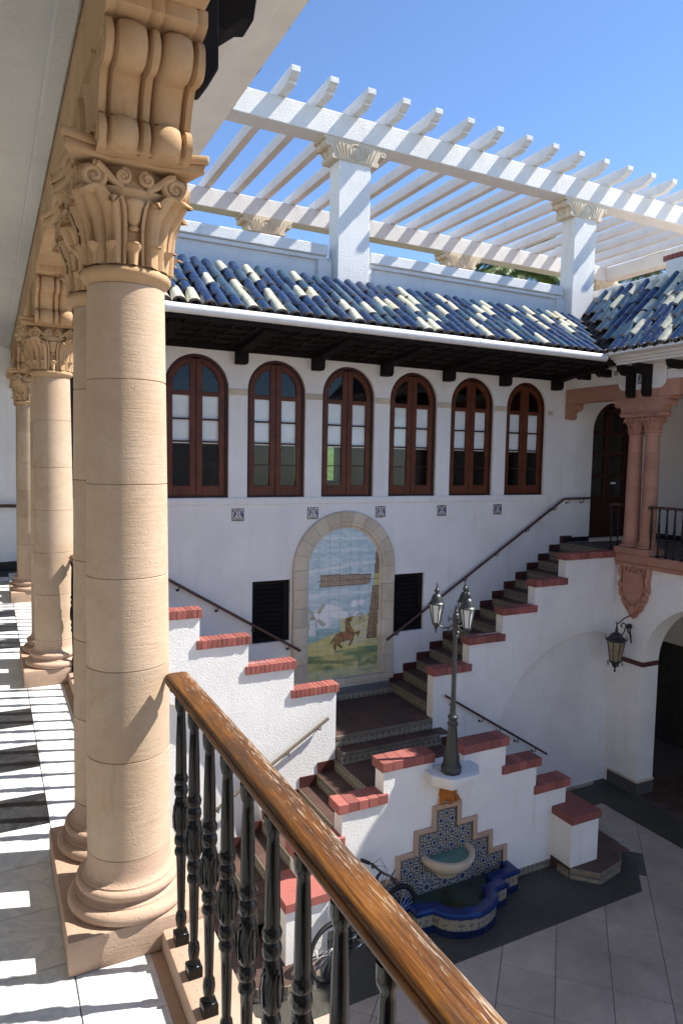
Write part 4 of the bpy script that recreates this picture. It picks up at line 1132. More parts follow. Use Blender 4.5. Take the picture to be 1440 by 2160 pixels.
# lower landing
ll = MB().box(4.6, 6.4, 7.62, 8.82, GZ, LND-0.01).build('landing', M['grout'], stair, smooth=0)
tiled(ll, 4.6, 6.4, 7.62, 8.80, LND, 0.3, 'floor_tile')
tiled(ll, 4.6, 6.4, 8.83, 9.03, LND-0.0005, 0.3, 'floor_tile')
MB().box(4.605, 6.395, 8.795, 8.82, LND+0.001, MUR-RIS-0.063).build('riser', M['band_x'], stair, smooth=0)
for s in (1, -1):
    X = (lambda d: 5.5+d) if s < 0 else (lambda d: 5.5-d)
    # upper flights: 15 risers from the mural landing to the gallery
    for k in range(15):
        a, b = 0.95+0.288*k, 0.95+0.288*(k+1)
        if k == 14: b = 5.02
        x0, x1 = sorted((X(a), X(b)))
        step(stair, x0, x1, 9.22, FY-0.004, MUR+RIS*(k+1), '-x' if s < 0 else '+x')
        x0, x1 = sorted((X(a-0.02), X(b-0.02) if k < 14 else X(a+0.3)))
        skirt(stair, x0, x1, FY-0.004, MUR+RIS*(k+1))
    x0, x1 = sorted((X(5.02), X(5.12))); MB().box(x0, x1, 9.04, FY-0.004, -0.2, -0.002).build('landing_slab', M['terracotta'], stair)
    # lower flights
    for k in range(1, 8):
        a, b = 0.9+0.29*(k-1), 0.9+0.29*k
        x0, x1 = sorted((X(a), X(b)))
        step(stair, x0, x1, 7.62, 9.03, LND-RIS*k, '-x' if s > 0 else '+x')
        x0, x1 = sorted((X(a), X(b)))
        skirt(stair, x0, x1, 9.036, LND-RIS*k, 0.17)
    MB().box(min(X(.9), X(.908)), max(X(.9), X(.908)), 7.62, 9.03, LND-RIS, LND-0.002).build('riser', M['band_y'], stair, smooth=0)
    # bottom step spreads round the pedestal
    zt = GZ+RIS
    pol = [(X(2.93), 9.03), (X(2.93), 7.62), (X(1.95), 7.62), (X(1.98), 7.02), (X(2.27), 6.73), (X(2.62), 6.73), (X(2.95), 6.84), (X(3.16), 7.2), (X(3.20), 7.6), (X(3.22), 9.03)]
    if s < 0: pol = [(X(2.93), 9.03), (X(2.93), 7.62), (X(1.95), 7.62), (X(1.98), 7.02), (X(2.27), 6.725), (X(2.80), 6.83), (X(3.18), 7.2), (X(3.22), 9.03)]
    if s < 0: pol = pol
    body = MB().prism(pol, 'xy', GZ-0.02, zt-0.004).build('bottom_step', M['terracotta'], stair, smooth=0)
    edge = pol[3:]
    for (p, q) in zip(edge[:-1], edge[1:]):
        v = Vector((q[0]-p[0], q[1]-p[1], 0)); L = v.length; v.normalize(); nrm = Vector((v.y, -v.x, 0))
        if nrm.dot(Vector((p[0]-X(2.5), p[1]-8.0, 0))) < 0: nrm = -nrm
        for (z0, z1, t, nm, mt) in ((GZ+0.002, zt-0.07, 0.012, 'riser', 'band_xy'), (zt-0.069, zt, 0.018, 'nosing', 'nosing')):
            b = MB(); A = Vector((p[0], p[1], 0)); B = Vector((q[0], q[1], 0)); ex = nrm*t
            b.prism([tuple((A)[:2]), tuple((B)[:2]), tuple((B+ex)[:2]), tuple((A+ex)[:2])], 'xy', z0, z1); b.build(nm, M[mt], body, smooth=0)
    tt = MB().cbox(-0.143, 0.143, -0.143, 0.143, -0.01, 0, 0.003).mesh('tread_tile', M['terracotta'], recalc=False, smooth=0)
    for i in range(3):
        for j in range(7):
            x, y = X(2.45+0.29*i), 7.12+0.29*j
            if i < 2 and 6.9 < y < 7.5 : 
                if i == 0 or y > 6.9: continue
            if i < 1 and y > 7.4: continue
            if i == 2 and y < 7.0: continue
            if y > 8.9: continue
            if abs(x-5.5) > 3.05: continue
            piece(tt, 'tread_tile', body, (x, y, zt+0.0005))
    MB().box(min(X(2.93), X(2.938)), max(X(2.93), X(2.938)), 7.62, 9.03, GZ+RIS+0.002, GZ+2*RIS).build('riser', M['band_y'], stair, smooth=0)
    # stepped outer wall of the upper flight, with a shallow arched recess below
    side = 'left' if s > 0 else 'right'
    lab = ('sunlit rough white stepped wall with red brick copings beside the left upper flight' if s > 0 else
           'shaded white stepped wall with red copings and an arched recess under the right upper flight')
    sw_ = thing('stepped_wall', lab, 'wall', (X(3.0), 9.13, GZ), 'stepped walls of the upper flights')
    tops = []          # (d0, d1, z)
    for k in range(5):
        d0 = 0.89+0.70*k; d1 = 0.89+0.70*(k+1) if k < 4 else 5.0
        tops.append((d0, d1, -1.872+0.441*k))
    arcpts = [(1.90, GZ), (2.0, -4.0), (2.08, -3.5), (2.17, -3.155), (2.27, -2.92), (2.45, -2.55), (2.66, -2.21), (2.95, -1.95), (3.29, -1.74), (3.55, -1.62), (3.85, -1.54), (4.15, -1.49), (4.45, -1.48), (4.70, -1.52), (4.89, -1.60), (5.0, -1.70)]
    def zlow(d):
        if d <= 1.90: return GZ
        for (p, q) in zip(arcpts[:-1], arcpts[1:]):
            if p[0] <= d <= q[0]: return p[1]+(q[1]-p[1])*(d-p[0])/(q[0]-p[0])
        return arcpts[-1][1]
    ds = sorted(set([t[0] for t in tops]+[5.0]+[a[0] for a in arcpts if a[0] > 1.9]+[1.9]))
    mbw = MB(); Y0_, Y1_ = 9.04, 9.22
    def tz(d):
        for (a, b, z) in tops:
            if a-1e-6 <= d < b-1e-6: return z
        return tops[-1][2]
    for a, b in zip(ds[:-1], ds[1:]):
        zt_ = tz(a); la, lb_ = zlow(a+1e-6), zlow(b-1e-6)
        mbw.poly([(X(a), Y0_, la), (X(b), Y0_, lb_), (X(b), Y0_, zt_), (X(a), Y0_, zt_)])
        mbw.poly([(X(a), Y0_, zt_), (X(b), Y0_, zt_), (X(b), Y1_, zt_), (X(a), Y1_, zt_)])
        mbw.poly([(X(a), Y1_, MUR-0.4), (X(b), Y1_, MUR-0.4), (X(b), Y1_, zt_), (X(a), Y1_, zt_)])
        if a >= 1.9: mbw.poly([(X(a), Y0_, la), (X(b), Y0_, lb_), (X(b), Y0_+0.10, lb_), (X(a), Y0_+0.10, la)])
    for k, (a, b, z) in enumerate(tops):
        zl = GZ if k == 0 else tops[k-1][2]
        mbw.poly([(X(a), Y0_, zl), (X(a), Y1_, zl), (X(a), Y1_, z), (X(a), Y0_, z)])
    mbw.poly([(X(1.85), Y0_+0.10, GZ), (X(5.0), Y0_+0.10, GZ), (X(5.0), Y0_+0.10, -1.3), (X(1.85), Y0_+0.10, -1.3)])
    mbw.build('wall_body', M['stucco_rough'] if s > 0 else M['stucco'], sw_, recalc=False, smooth=20)
    for k in range(5):
        d0 = 0.86+0.70*k; d1 = d0+0.775 if k < 4 else 5.0
        z0 = -1.870+0.441*k; x0, x1 = sorted((X(d0), X(d1)))
        cp = MB().box(x0+0.003, x1-0.003, 9.02, 9.23, z0, z0+0.115).build('coping', M['grout'], sw_, smooth=0)
        bricks_along(cp, x0, x1, 9.005, 9.245, z0+0.001, z0+0.122, 11 if k < 4 else 12)

# ================================================================== fountain wall
fwall = thing('stepped_wall', 'low white stepped wall with red copings carrying the tiled fountain and the street lamp', 'wall', (5.5, 7.5, GZ), None)
b = MB(); y0, y1 = 7.40, 7.62
b.box(5.5-0.26, 5.5+0.26, y0, y1, GZ, -2.60)
for s in (-1, 1):
    for (a, c, z) in ((0.26, 1.01, -2.41), (1.01, 1.61, -2.83), (1.61, 2.22, -3.26)):
        x0, x1 = sorted((5.5+s*a, 5.5+s*c)); b.box(x0, x1, y0, y1, GZ, z)
b.build('wall_body', M['stucco'], fwall, smooth=0)
for s in (-1, 1):
    for (a, c, z) in ((0.235, 1.05, -2.41), (0.955, 1.68, -2.83), (1.575, 2.28, -3.26)):
        x0, x1 = sorted((5.5+s*a, 5.5+s*c))
        cp = MB().box(x0+0.003, x1-0.003, y0-0.02, y1+0.02, z, z+0.115).build('coping', M['grout'], fwall, smooth=0)
        bricks_along(cp, x0, x1, y0-0.035, y1+0.035, z+0.001, z+0.125, 5)
    x0, x1 = sorted((5.5+s*1.98, 5.5+s*2.52))
    MB().box(x0, x1, 7.02, 7.60, GZ, -3.64).build('pedestal', M['stucco'], fwall, smooth=0)
    cp = MB().box(x0-0.03, x1+0.03, 6.985, 7.635, -3.639, -3.52).build('pedestal_coping', M['brick'], fwall, bevel=0.010)
    # printed base tiles along the wall foot
    xa, xb = sorted((5.5+s*1.16, 5.5+s*1.972)); MB().box(xa, xb, y0-0.012, y0-0.001, GZ+0.004, GZ+0.115).build('base_tiles', M['band_xy'], fwall, smooth=0)
    xa, xb = sorted((5.5+s*1.968, 5.5+s*1.979)); MB().box(xa, xb, 7.03, 7.39, GZ+0.004, GZ+0.115).build('base_tiles', M['band_xy'], fwall, smooth=0)
# lamp shelf (half octagon, two tiers)
def halfoct(r, d): return [(5.5-r, 7.45), (5.5-r, 7.4-d*0.45), (5.5-r*0.55, 7.4-d), (5.5+r*0.55, 7.4-d), (5.5+r, 7.4-d*0.45), (5.5+r, 7.45)]
sh = MB().prism(halfoct(0.335, 0.36), 'xy', -2.68, -2.598).prism(halfoct(0.385, 0.42), 'xy', -2.597, -2.505)
sh.box(5.5-0.235, 5.5+0.235, 7.452, 7.64, -2.599, -2.505)
sh.build('lamp_shelf', M['white_paint'], fwall, bevel=0.014, segs=2)

# ================================================================== wall fountain
ft = thing('wall_fountain', 'tiled wall fountain with stepped star tile panel, stone bowl and blue rimmed pool', 'fountain', (5.5, 7.1, GZ))
FYW = 7.40
pan = MB()
hw_ = [(0.172, -3.108), (0.455, -3.392), (0.737, -3.672), (1.012, -3.952)]
outl = []
for i, (h, z) in enumerate(hw_):
    zn = hw_[i+1][1] if i < 3 else -4.40
    pan.box(5.5-h, 5.5+h, FYW-0.004, FYW-0.0005, zn, z)
panel = pan.build('tile_panel', M['black_stone'], ft, smooth=0)
def star_piece(x0, x1, z0, z1, mat):
    MB().box(x0+0.0008, x1-0.0008, FYW-0.013, FYW-0.004, z0+0.0008, z1-0.0008).build('star_tile', M[mat], panel, smooth=0)
m_ = 0.018
for i, (h, z) in enumerate(hw_):
    zn = (hw_[i+1][1]-m_) if i < 3 else -4.38
    zt0 = z-m_; rows = 2 if i < 3 else 3
    nx = [2, 6, 10, 14][i]
    for r in range(rows):
        for c in range(nx):
            a = 5.5-(h-m_)+2*(h-m_)*c/nx; bb = 5.5-(h-m_)+2*(h-m_)*(c+1)/nx
            za = zt0-(zt0-zn)*(r+1)/rows; zb_ = zt0-(zt0-zn)*r/rows
            pale = i == 3 and abs((a+bb)/2-5.5) < 0.42
            star_piece(a, bb, za, zb_, 'star_pale' if pale else 'star')
for s in (-1, 1):
    ox = [0.242, 0.527, 0.81, 1.085]; oz = [-3.035, -3.322, -3.602, -3.882]
    for i in range(4):
        zlo = oz[i+1]-0.07 if i < 3 else -4.14
        x0, x1 = sorted((5.5+s*hw_[i][0], 5.5+s*ox[i]))
        MB().box(x0, x1, FYW-0.035, FYW-0.0005, (hw_[i+1][1] if i < 3 else zlo), oz[i]).build('frame_stone', M['tan_base'], ft, bevel=0.010, segs=2)
        ia = 0.0 if i == 0 else ox[i-1]-0.0
        x0, x1 = sorted((5.5+s*(ia+(0.001 if i else 0.0)), 5.5+s*(hw_[i][0]-0.001)))
        MB().box(x0, x1, FYW-0.034, FYW-0.0005, hw_[i][1], oz[i]-0.001).build('frame_stone', M['tan_base'], ft, bevel=0.010, segs=2)
# bowl
bw = MB().lathe([(0.10, -4.03), (0.17, -4.02), (0.185, -3.98), (0.24, -3.94), (0.33, -3.86), (0.385, -3.79), (0.402, -3.74), (0.398, -3.700), (0.35, -3.692), (0.325, -3.71), (0.30, -3.80), (0.20, -3.87), (0.0, -3.88)], (5.5, FYW-0.006, 0), 32, PI, 2*PI)
bw.build('bowl', M['cream'], ft, smooth=50)
MB().lathe([(0.0, -3.735), (0.322, -3.735)], (5.5, FYW-0.006, 0), 32, PI, 2*PI).build('bowl_water', M['water_basin'], ft, smooth=0)
# pool
half = [(1.09, 7.395), (1.09, 7.14), (0.73, 7.12), (0.73, 6.96), (0.49, 6.94), (0.455, 6.86), (0.41, 6.79), (0.34, 6.73), (0.25, 6.685), (0.14, 6.645), (0.0, 6.62)]
inn = [(0.98, 7.395), (0.98, 7.25), (0.60, 7.23), (0.60, 7.07), (0.38, 7.05), (0.35, 6.95), (0.31, 6.89), (0.26, 6.84), (0.19, 6.80), (0.10, 6.765), (0.0, 6.745)]
def full(h): return [(5.5+a, y) for a, y in h]+[(5.5-a, y) for a, y in h[::-1][1:]]
O, I = full(half), full(inn)
def offs(o, i, k): return [(a[0]+(a[0]-b_[0])*k, a[1]+(a[1]-b_[1])*k) for a, b_ in zip(o, i)]
def ring(mb, A, za, B, zb):
    for k in range(len(A)-1): mb.poly([A[k]+(za,), A[k+1]+(za,), B[k+1]+(zb,), B[k]+(zb,)])
OO = offs(O, I, 0.22)
rim = MB(); zr = -4.135
ring(rim, O, zr-0.075, OO, zr-0.060); ring(rim, OO, zr-0.06, OO, zr-0.02); ring(rim, OO, zr-0.02, O, zr); ring(rim, O, zr, I, zr); ring(rim, I, zr, offs(O, I, -1.08), zr-0.03); ring(rim, offs(O, I, -1.08), zr-0.03, offs(O, I, -1.08), zr-0.2)
rim.build('pool_rim', M['pool_blue'], ft, smooth=55)
body = MB(); ring(body, O, GZ+0.10, O, zr-0.075); body.build('pool_border_tiles', M['band_xy'], ft, smooth=30)
foot = MB(); ring(foot, offs(O, I, 0.06), GZ-0.01, offs(O, I, 0.06), GZ+0.095); ring(foot, offs(O, I, 0.06), GZ+0.095, O, GZ+0.10); foot.build('pool_foot_tiles', M['pool_navy'], ft, smooth=30)
MB().add([p+(zr-0.105,) for p in offs(O, I, -0.95)], [tuple(range(len(O)))]).build('pool_water', M['water'], ft, smooth=0)
# lion mask spout
ln = MB()
def lface(u, v):
    t = 2*PI*u; r = v
    x = cos(t)*r*0.15; z = sin(t)*r*0.13
    h = 0.075*sqrt(max(0, 1-r**2))
    h += 0.060*math.exp(-((x/0.045)**2+((z+0.035)/0.045)**2))        # muzzle
    h += 0.02*math.exp(-((abs(x)-0.05)/0.025)**2-((z-0.045)/0.02)**2)  # brows
    h -= 0.022*math.exp(-((abs(x)-0.048)/0.016)**2-((z-0.012)/0.014)**2) # eyes
    h += 0.02*sin(t*9)*max(0, r-0.65)
    return (5.51+x, FYW-0.004-h, -2.885+z)
ln.grid(lface, 54, 20, True)
for s in (-1, 1):
    ln.ball((5.51+s*0.115, FYW-0.05, -2.79), 0.036, 8)
    ln.tube([(5.51+s*0.10, FYW-0.04, -2.93), (5.51+s*0.135, FYW-0.05, -2.98), (5.51+s*0.115, FYW-0.03, -3.035)], [0.03, 0.034, 0.018], 8)
ln.tube([(5.51, FYW-0.11, -2.96), (5.51, FYW-0.07, -3.0), (5.51, FYW-0.05, -3.035)], [0.03, 0.035, 0.015], 8)
ln.build('lion_mask', M['lion'], ft, smooth=60)

# ================================================================== tile mural
mu = thing('tile_mural', 'arched picture of painted tiles with windmills and a brown horse in a stone frame', 'mural', (5.475, FY, -2.3))
MX, MZ0, MZS, MR = 5.475, -2.185, -0.215, 0.695
def inpoly(x, y, P):
    c = False; j = len(P)-1
    for i in range(len(P)):
        if ((P[i][1] > y) != (P[j][1] > y)) and x < (P[j][0]-P[i][0])*(y-P[i][1])/(P[j][1]-P[i][1])+P[i][0]: c = not c
        j = i
    return c
def vnoise(x, y, s=0):
    def h(i, j): return math.modf(abs(sin(i*127.1+j*311.7+s*74.7)*43758.5453))[0]
    i, j = math.floor(x), math.floor(y); fx, fy = x-i, y-j
    fx = fx*fx*(3-2*fx); fy = fy*fy*(3-2*fy)
    return (h(i, j)*(1-fx)+h(i+1, j)*fx)*(1-fy)+(h(i, j+1)*(1-fx)+h(i+1, j+1)*fx)*fy
def lerp(a, b, t): t = max(0, min(1, t)); return tuple(p+(q-p)*t for p, q in zip(a, b))
# picture coordinates: px 200..1010 across, 270 (top)..2030 (bottom) down
SAIL1 = [(335, 820), (912, 845), (897, 960), (325, 970)]; SAIL2 = [(970, 495), (1030, 600), (1030, 845), (950, 840)]
SAIL3 = [(930, 980), (1020, 985), (990, 1615), (868, 1610)]
TOWER = [(215, 1330), (297, 1330), (307, 1520), (200, 1520)]; CAPM = [(215, 1330), (255, 1255), (297, 1330)]
ARMS = [[(300, 1240), (360, 1140), (398, 1165), (325, 1275)], [(300, 1340), (325, 1320), (410, 1395), (355, 1420)], [(200, 1190), (270, 1245), (250, 1270), (200, 1235)]]
HB = [(470, 1520), (500, 1485), (560, 1470), (640, 1462), (690, 1430), (750, 1450), (765, 1500), (750, 1560), (700, 1600), (620, 1615), (545, 1618), (490, 1600)]
HN = [(625, 1475), (630, 1400), (622, 1320), (640, 1272), (690, 1258), (730, 1250), (735, 1275), (722, 1308), (690, 1335), (710, 1390), (755, 1470)]
HL = [[(475, 1540), (555, 1600), (510, 1650), (500, 1728), (470, 1732), (468, 1640)], [(515, 1600), (570, 1605), (555, 1645), (600, 1695), (575, 1712), (515, 1655)],
      [(705, 1560), (765, 1520), (745, 1620), (705, 1682), (675, 1680), (705, 1610)], [(750, 1500), (830, 1475), (838, 1500), (815, 1560), (795, 1558), (808, 1510), (760, 1530)]]
HT = [(490, 1510), (455, 1545), (410, 1620), (445, 1625), (500, 1560)]
SADDLE = [(590, 1480), (665, 1465), (680, 1560), (610, 1590)]
def picture(X, Y):
    X0_, Y0_ = X, Y
    nz = vnoise(X/60, Y/30, 1)*0.5+vnoise(X/25, Y/14, 2)*0.3+vnoise(X/9, Y/9, 3)*0.2
    sky = lerp((0.30, 0.46, 0.52), (0.60, 0.70, 0.72), nz*1.5-0.35)
    c = sky
    for (y0, sl, th, ww) in ((400, 0.02, 22, 0.7), (530, 0.03, 18, 0.5), (770, -0.10, 26, 0.8), (1055, -0.02, 24, 0.7), (640, 0.0, 14, 0.35)):
        d = abs(Y-(y0+sl*(X-200)+14*vnoise(X/90, y0, 5)))
        c = lerp(c, (0.74, 0.77, 0.74), ww*max(0, 1-d/th))
    if Y > 1090:
        puff = 0
        for (cx, cy, r) in ((340, 1300, 110), (430, 1240, 90), (520, 1270, 80), (600, 1310, 60), (720, 1180, 45), (800, 1170, 40), (380, 1370, 90), (760, 1330, 60)):
            puff = max(puff, 1-((X-cx)**2+(Y-cy)**2)/(r*r))
        c = lerp(c, (0.78, 0.80, 0.78), puff*2.2)
    gl = 1600-0.30*(X-200) if X < 640 else 1468-0.36*(X-640)
    sea = X < 640 and Y > 1430+0.05*(X-200)+8*sin(X/35)
    if sea: c = lerp((0.10, 0.28, 0.30), (0.38, 0.55, 0.53), vnoise(X/50, Y/8, 7))
    if X > 560 and Y > 1340-0.06*(X-560) : c = lerp((0.42, 0.42, 0.16), (0.55, 0.52, 0.24), nz)
    if Y > gl+10*vnoise(X/40, 0, 9):
        t = (Y-gl)/500
        c = lerp((0.68, 0.60, 0.24), (0.58, 0.48, 0.13), vnoise(X/70, Y/25, 11)*1.3)
        gm = vnoise(X/110+3, Y/42, 13)
        if Y > 1740+0.12*(X-200)*(1 if X < 500 else -0.6): c = lerp(c, (0.17, 0.24, 0.09), (gm-0.25)*1.6)
        if Y > 1780+0.14*(X-200) and Y < 1820+0.14*(X-200) and X < 620: c = lerp(c, (0.12, 0.16, 0.06), 0.8)
        if X > 600 and Y < 1660: c = lerp(c, (0.66, 0.66, 0.62), 0.6*vnoise(X/80, Y/16, 17))
        if X > 780 and Y > 1700: c = lerp(c, (0.08, 0.17, 0.10), vnoise(X/60, Y/30, 19)*1.1-0.2)
        if Y > 1930: c = lerp(c, (0.55, 0.53, 0.32), 0.5)
    for A in ARMS:
        if inpoly(X, Y, A): c = (0.34, 0.36, 0.27)
    if inpoly(X, Y, TOWER): c = (0.66, 0.69, 0.67) if X < 280 else (0.42, 0.50, 0.52)
    if inpoly(X, Y, TOWER) and not (inpoly(X-6, Y, TOWER) and inpoly(X+6, Y, TOWER)): c = (0.12, 0.16, 0.18)
    if inpoly(X, Y, CAPM): c = (0.30, 0.24, 0.15)
    if 640 < X < 900 and 1290 < Y < 1400 and vnoise(X/13, Y/22, 41) > 0.66 and vnoise(X/70, Y/40, 43) > 0.4: c = lerp(c, (0.16, 0.18, 0.22), 0.75)
    if 780 < X < 850 and 1310 < Y < 1480 and vnoise(X/15, Y/26, 47) > 0.55: c = lerp(c, (0.45, 0.20, 0.06), 0.6)
    if 945 < X < 1012 and 845 < Y < 985: c = (0.46, 0.42, 0.13)
    if X > 880 and 1610 < Y < 1700: c = (0.50, 0.44, 0.18)
    for Sx in (SAIL1, SAIL2, SAIL3):
        if inpoly(X, Y, Sx):
            ed_ = not (inpoly(X-7, Y, Sx) and inpoly(X+7, Y, Sx) and inpoly(X, Y-9, Sx) and inpoly(X, Y+9, Sx))
            k = vnoise(X/22, Y/22, 23); c = lerp((0.33, 0.23, 0.15), (0.20, 0.13, 0.08), k)
            if Sx is not SAIL1: c = lerp((0.25, 0.17, 0.09), (0.15, 0.09, 0.045), k)
            if ed_: c = (0.07, 0.04, 0.02)
            if Sx is SAIL1 and (abs((X-335) % 72) < 6 or abs(Y-(893+0.012*(X-335))) < 8): c = lerp(c, (0.10, 0.06, 0.03), 0.7)
            if Sx is not SAIL1 and (abs((Y-495) % 70) < 7 or abs(X-(975-0.04*(Y-980))) < 7): c = lerp(c, (0.08, 0.045, 0.02), 0.7)
    if abs(Y-(893+0.015*(X-300))) < 6 and 300 < X < 1000 and not inpoly(X, Y, SAIL1): c = (0.10, 0.08, 0.07)
    X, Y = 590+(X-590)/0.80, 1630+(Y-1630)/0.80
    hc = lerp((0.36, 0.20, 0.06), (0.10, 0.045, 0.015), vnoise(X/22, Y/22, 29)*1.2)
    if any(inpoly(X, Y, L) for L in HL) or inpoly(X, Y, HT): c = lerp(hc, (0.06, 0.03, 0.015), 0.3)
    if inpoly(X, Y, HB) or inpoly(X, Y, HN): c = hc
    if inpoly(X, Y, SADDLE): c = (0.30, 0.08, 0.04)
    if inpoly(X, Y, [(630, 1290), (650, 1275), (665, 1380), (645, 1420)]): c = (0.10, 0.06, 0.03)
    return c
TS = 1.39/7; NG = 14
for j in range(14):
    for i in range(7):
        x0 = MX-0.695+TS*i; z0 = MZ0+TS*j
        pts = []; fs = []; cs = []; idx = {}
        for b_ in range(NG+1):
            for a in range(NG+1):
                g_ = 0.0016
                pts.append((x0+g_+(TS-2*g_)*a/NG, FY-0.012, z0+g_+(TS-2*g_)*b_/NG))
        for b_ in range(NG):
            for a in range(NG):
                xc, zc = x0+TS*(a+.5)/NG, z0+TS*(b_+.5)/NG
                if zc > MZS and (xc-MX)**2+(zc-MZS)**2 > 0.70**2: continue
                q = b_*(NG+1)+a; fs.append((q, q+1, q+NG+2, q+NG+1))
                cs.append(tuple(min(0.86, q**0.80) for q in picture(200+(xc-MX+0.695)/1.39*810, 2030-(zc-MZ0)/(MZS+0.695-MZ0)*1755)))
        if not fs: continue
        n0 = len(pts)
        pts += [(pts[k][0], FY-0.002, pts[k][2]) for k in (0, NG, NG*(NG+1)+NG, NG*(NG+1))]
        if len(fs) == NG*NG:
            cor = (0, NG, NG*(NG+1)+NG, NG*(NG+1))
            for k in range(4): fs.append((cor[k], cor[(k+1) % 4], n0+(k+1) % 4, n0+k)); cs.append((0.35, 0.33, 0.28))
        oo = wl(mu)
        o = bpy.data.objects.new('mural_tile', vcol_mesh('mural_tile', pts, fs, cs, oo, M['painted'])); COL.objects.link(o); o.parent = mu
# stone frame: jamb blocks and voussoirs with a moulded section
sec = [(0.690, 0.0), (0.690, 0.018), (0.730, 0.024), (0.745, 0.050), (0.79, 0.056), (0.80, 0.066), (0.965, 0.070), (0.985, 0.055), (0.985, 0.0)]
def fr_stone(path):
    mb = MB(); n = len(sec)
    vs = [(f(r)[0], FY-0.0005-h, f(r)[1]) for f in path for (r, h) in sec]
    m = len(path)
    fs = [(i*n+k, i*n+k+1, (i+1)*n+k+1, (i+1)*n+k) for i in range(m-1) for k in range(n-1)]+[tuple(range(n)), tuple(range((m-1)*n, m*n))]
    mb.add(vs, fs).build('frame_stone', M['cream'], mu, smooth=25)
zf = MZS-0.03
NV = 11
for k in range(NV):
    a0, a1 = PI*k/NV+0.003, PI*(k+1)/NV-0.003
    fr_stone([(lambda r, a=a0+(a1-a0)*i/5: (MX+r*cos(a), zf+r*sin(a))) for i in range(6)])
for s in (-1, 1):
    hh = (zf-(-2.19))/6
    for k in range(6):
        fr_stone([(lambda r, z=z: (MX+s*r, z)) for z in (zf-hh*k-0.003, zf-hh*(k+1)+0.003)])
for i in range(6):
    x0 = MX-0.985+1.97/6*i; MB().box(x0+0.002, x0+1.97/6-0.002, FY-0.105, FY-0.001, -2.30, -2.195).build('sill_stone', M['cream'], mu, bevel=0.008)
# ================================================================== balustrades
BP = [(0.020, 0.050), (0.0235, 0.060), (0.0265, 0.078), (0.0235, 0.096), (0.0165, 0.106), (0.0175, 0.114), (0.0215, 0.25), (0.0235, 0.285),
      (0.0305, 0.293), (0.0315, 0.303), (0.026, 0.312), (0.0235, 0.318), (0.031, 0.328), (0.032, 0.340), (0.027, 0.352), (0.0225, 0.358)]
BT = [(0.0235, 0.478), (0.029, 0.484), (0.032, 0.496), (0.030, 0.508), (0.0235, 0.516), (0.030, 0.524), (0.0325, 0.536), (0.027, 0.546), (0.0245, 0.552),
      (0.0255, 0.565), (0.0235, 0.66), (0.0195, 0.735), (0.0185, 0.745), (0.025, 0.755), (0.0285, 0.770), (0.0285, 0.792)]
def baluster_mesh(mat):
    mb = MB()
    mb.cbox(-0.031, 0.031, -0.031, 0.031, 0.0, 0.035, 0.004); mb.lathe([(0.030, 0.034), (0.020, 0.050)], n=4)
    mb.lathe(BP, n=16); mb.lathe(BT, n=16)
    # carved eight-sided block
    prof = [(0.0235, 0.356), (0.034, 0.374), (0.0355, 0.40), (0.0345, 0.44), (0.030, 0.468), (0.0235, 0.480)]
    mb.lathe(prof, n=8)
    for q in range(4):
        a = q*PI/2
        c, s_ = cos(a), sin(a)
        f = lambda t, z, r: (r*c-t*s_, r*s_+t*c, z)
        mb.tube([f(-0.010, 0.375, 0.033), f(-0.014, 0.41, 0.0345), f(-0.004, 0.445, 0.033), f(0.010, 0.462, 0.030)], 0.0035, 5)
        mb.tube([f(0.012, 0.378, 0.033), f(0.008, 0.42, 0.034), f(0.014, 0.45, 0.032)], 0.003, 5)
    return mb.mesh('baluster', mat, smooth=50)
BMESH = baluster_mesh(M['baluster'])
def rail_profile(xc, z):
    return [(xc+a, z+b) for a, b in [(-0.030, -0.038), (-0.038, -0.034), (-0.0435, -0.026), (-0.0445, -0.020), (-0.042, -0.0145), (-0.0385, -0.0130), (-0.0378, -0.0165), (-0.0365, -0.0120),
            (-0.0355, -0.0065), (-0.029, -0.0015), (-0.01, 0.0), (0.012, 0.0), (0.029, -0.0015), (0.0365, -0.007), (0.0378, -0.0155), (0.0395, -0.014), (0.042, -0.021), (0.040, -0.029), (0.034, -0.036), (0.027, -0.038)]]
def railing(xc, ya, yb, label, group, step_=0.156, zr=0.915, zf=0.077, mat='rail', curbmat='tan_base', first=None, curb=True, pw=0.06):
    t = thing('balustrade', label, 'railing', (xc, (ya+yb)/2, 0), group)
    r = MB().prism(rail_profile(xc, zr), 'xz', ya, yb); r.build('handrail', M[mat], t, smooth=50)
    MB().box(xc-0.022, xc+0.022, ya+0.01, yb-0.01, zr-0.046, zr-0.0385).build('rail_strap', M['iron'], t)
    y = (yb-0.035) if first is None else first
    while y > ya+0.03:
        o = piece(BMESH, 'baluster', t, (xc-0.020+random.uniform(-.001, .001), y, zf), (0, 0, random.choice((0, PI/2, PI, -PI/2))))
        o.scale = (0.68, 0.68, (zr-0.039-zf)/0.792)
        y -= step_
    if curb:
        c = MB().box(xc-0.062, xc+0.095, ya+0.035, yb-0.045, -0.002, zf-0.001)
        c.build('curb', M[curbmat], t, bevel=0.014, segs=2)
    for (y, d) in ((ya, -1), (yb, 1)):
        b = MB(); b.tube([(xc, y-d*0.01, zr-0.03), (xc-0.01, y+d*0.03, zr-0.035), (xc-0.02, y+d*0.055, zr-0.03)], [0.012, 0.014, 0.010], 8)
        b.torus((xc-0.012, y+d*0.022, zr-0.055), (1, 0, 0), 0.014, 0.006, 12, 6)
        b.build('wall_bracket', M['iron'], t)
    return t
RG = 'wooden rail balustrades between the gallery columns'
railing(0.538, -0.12, 2.207, 'long weathered orange wooden railing with black turned balusters in the foreground', RG, first=2.075)
railing(0.538, 2.878, 5.173, 'wooden railing with black balusters behind the nearest pair of columns', RG)
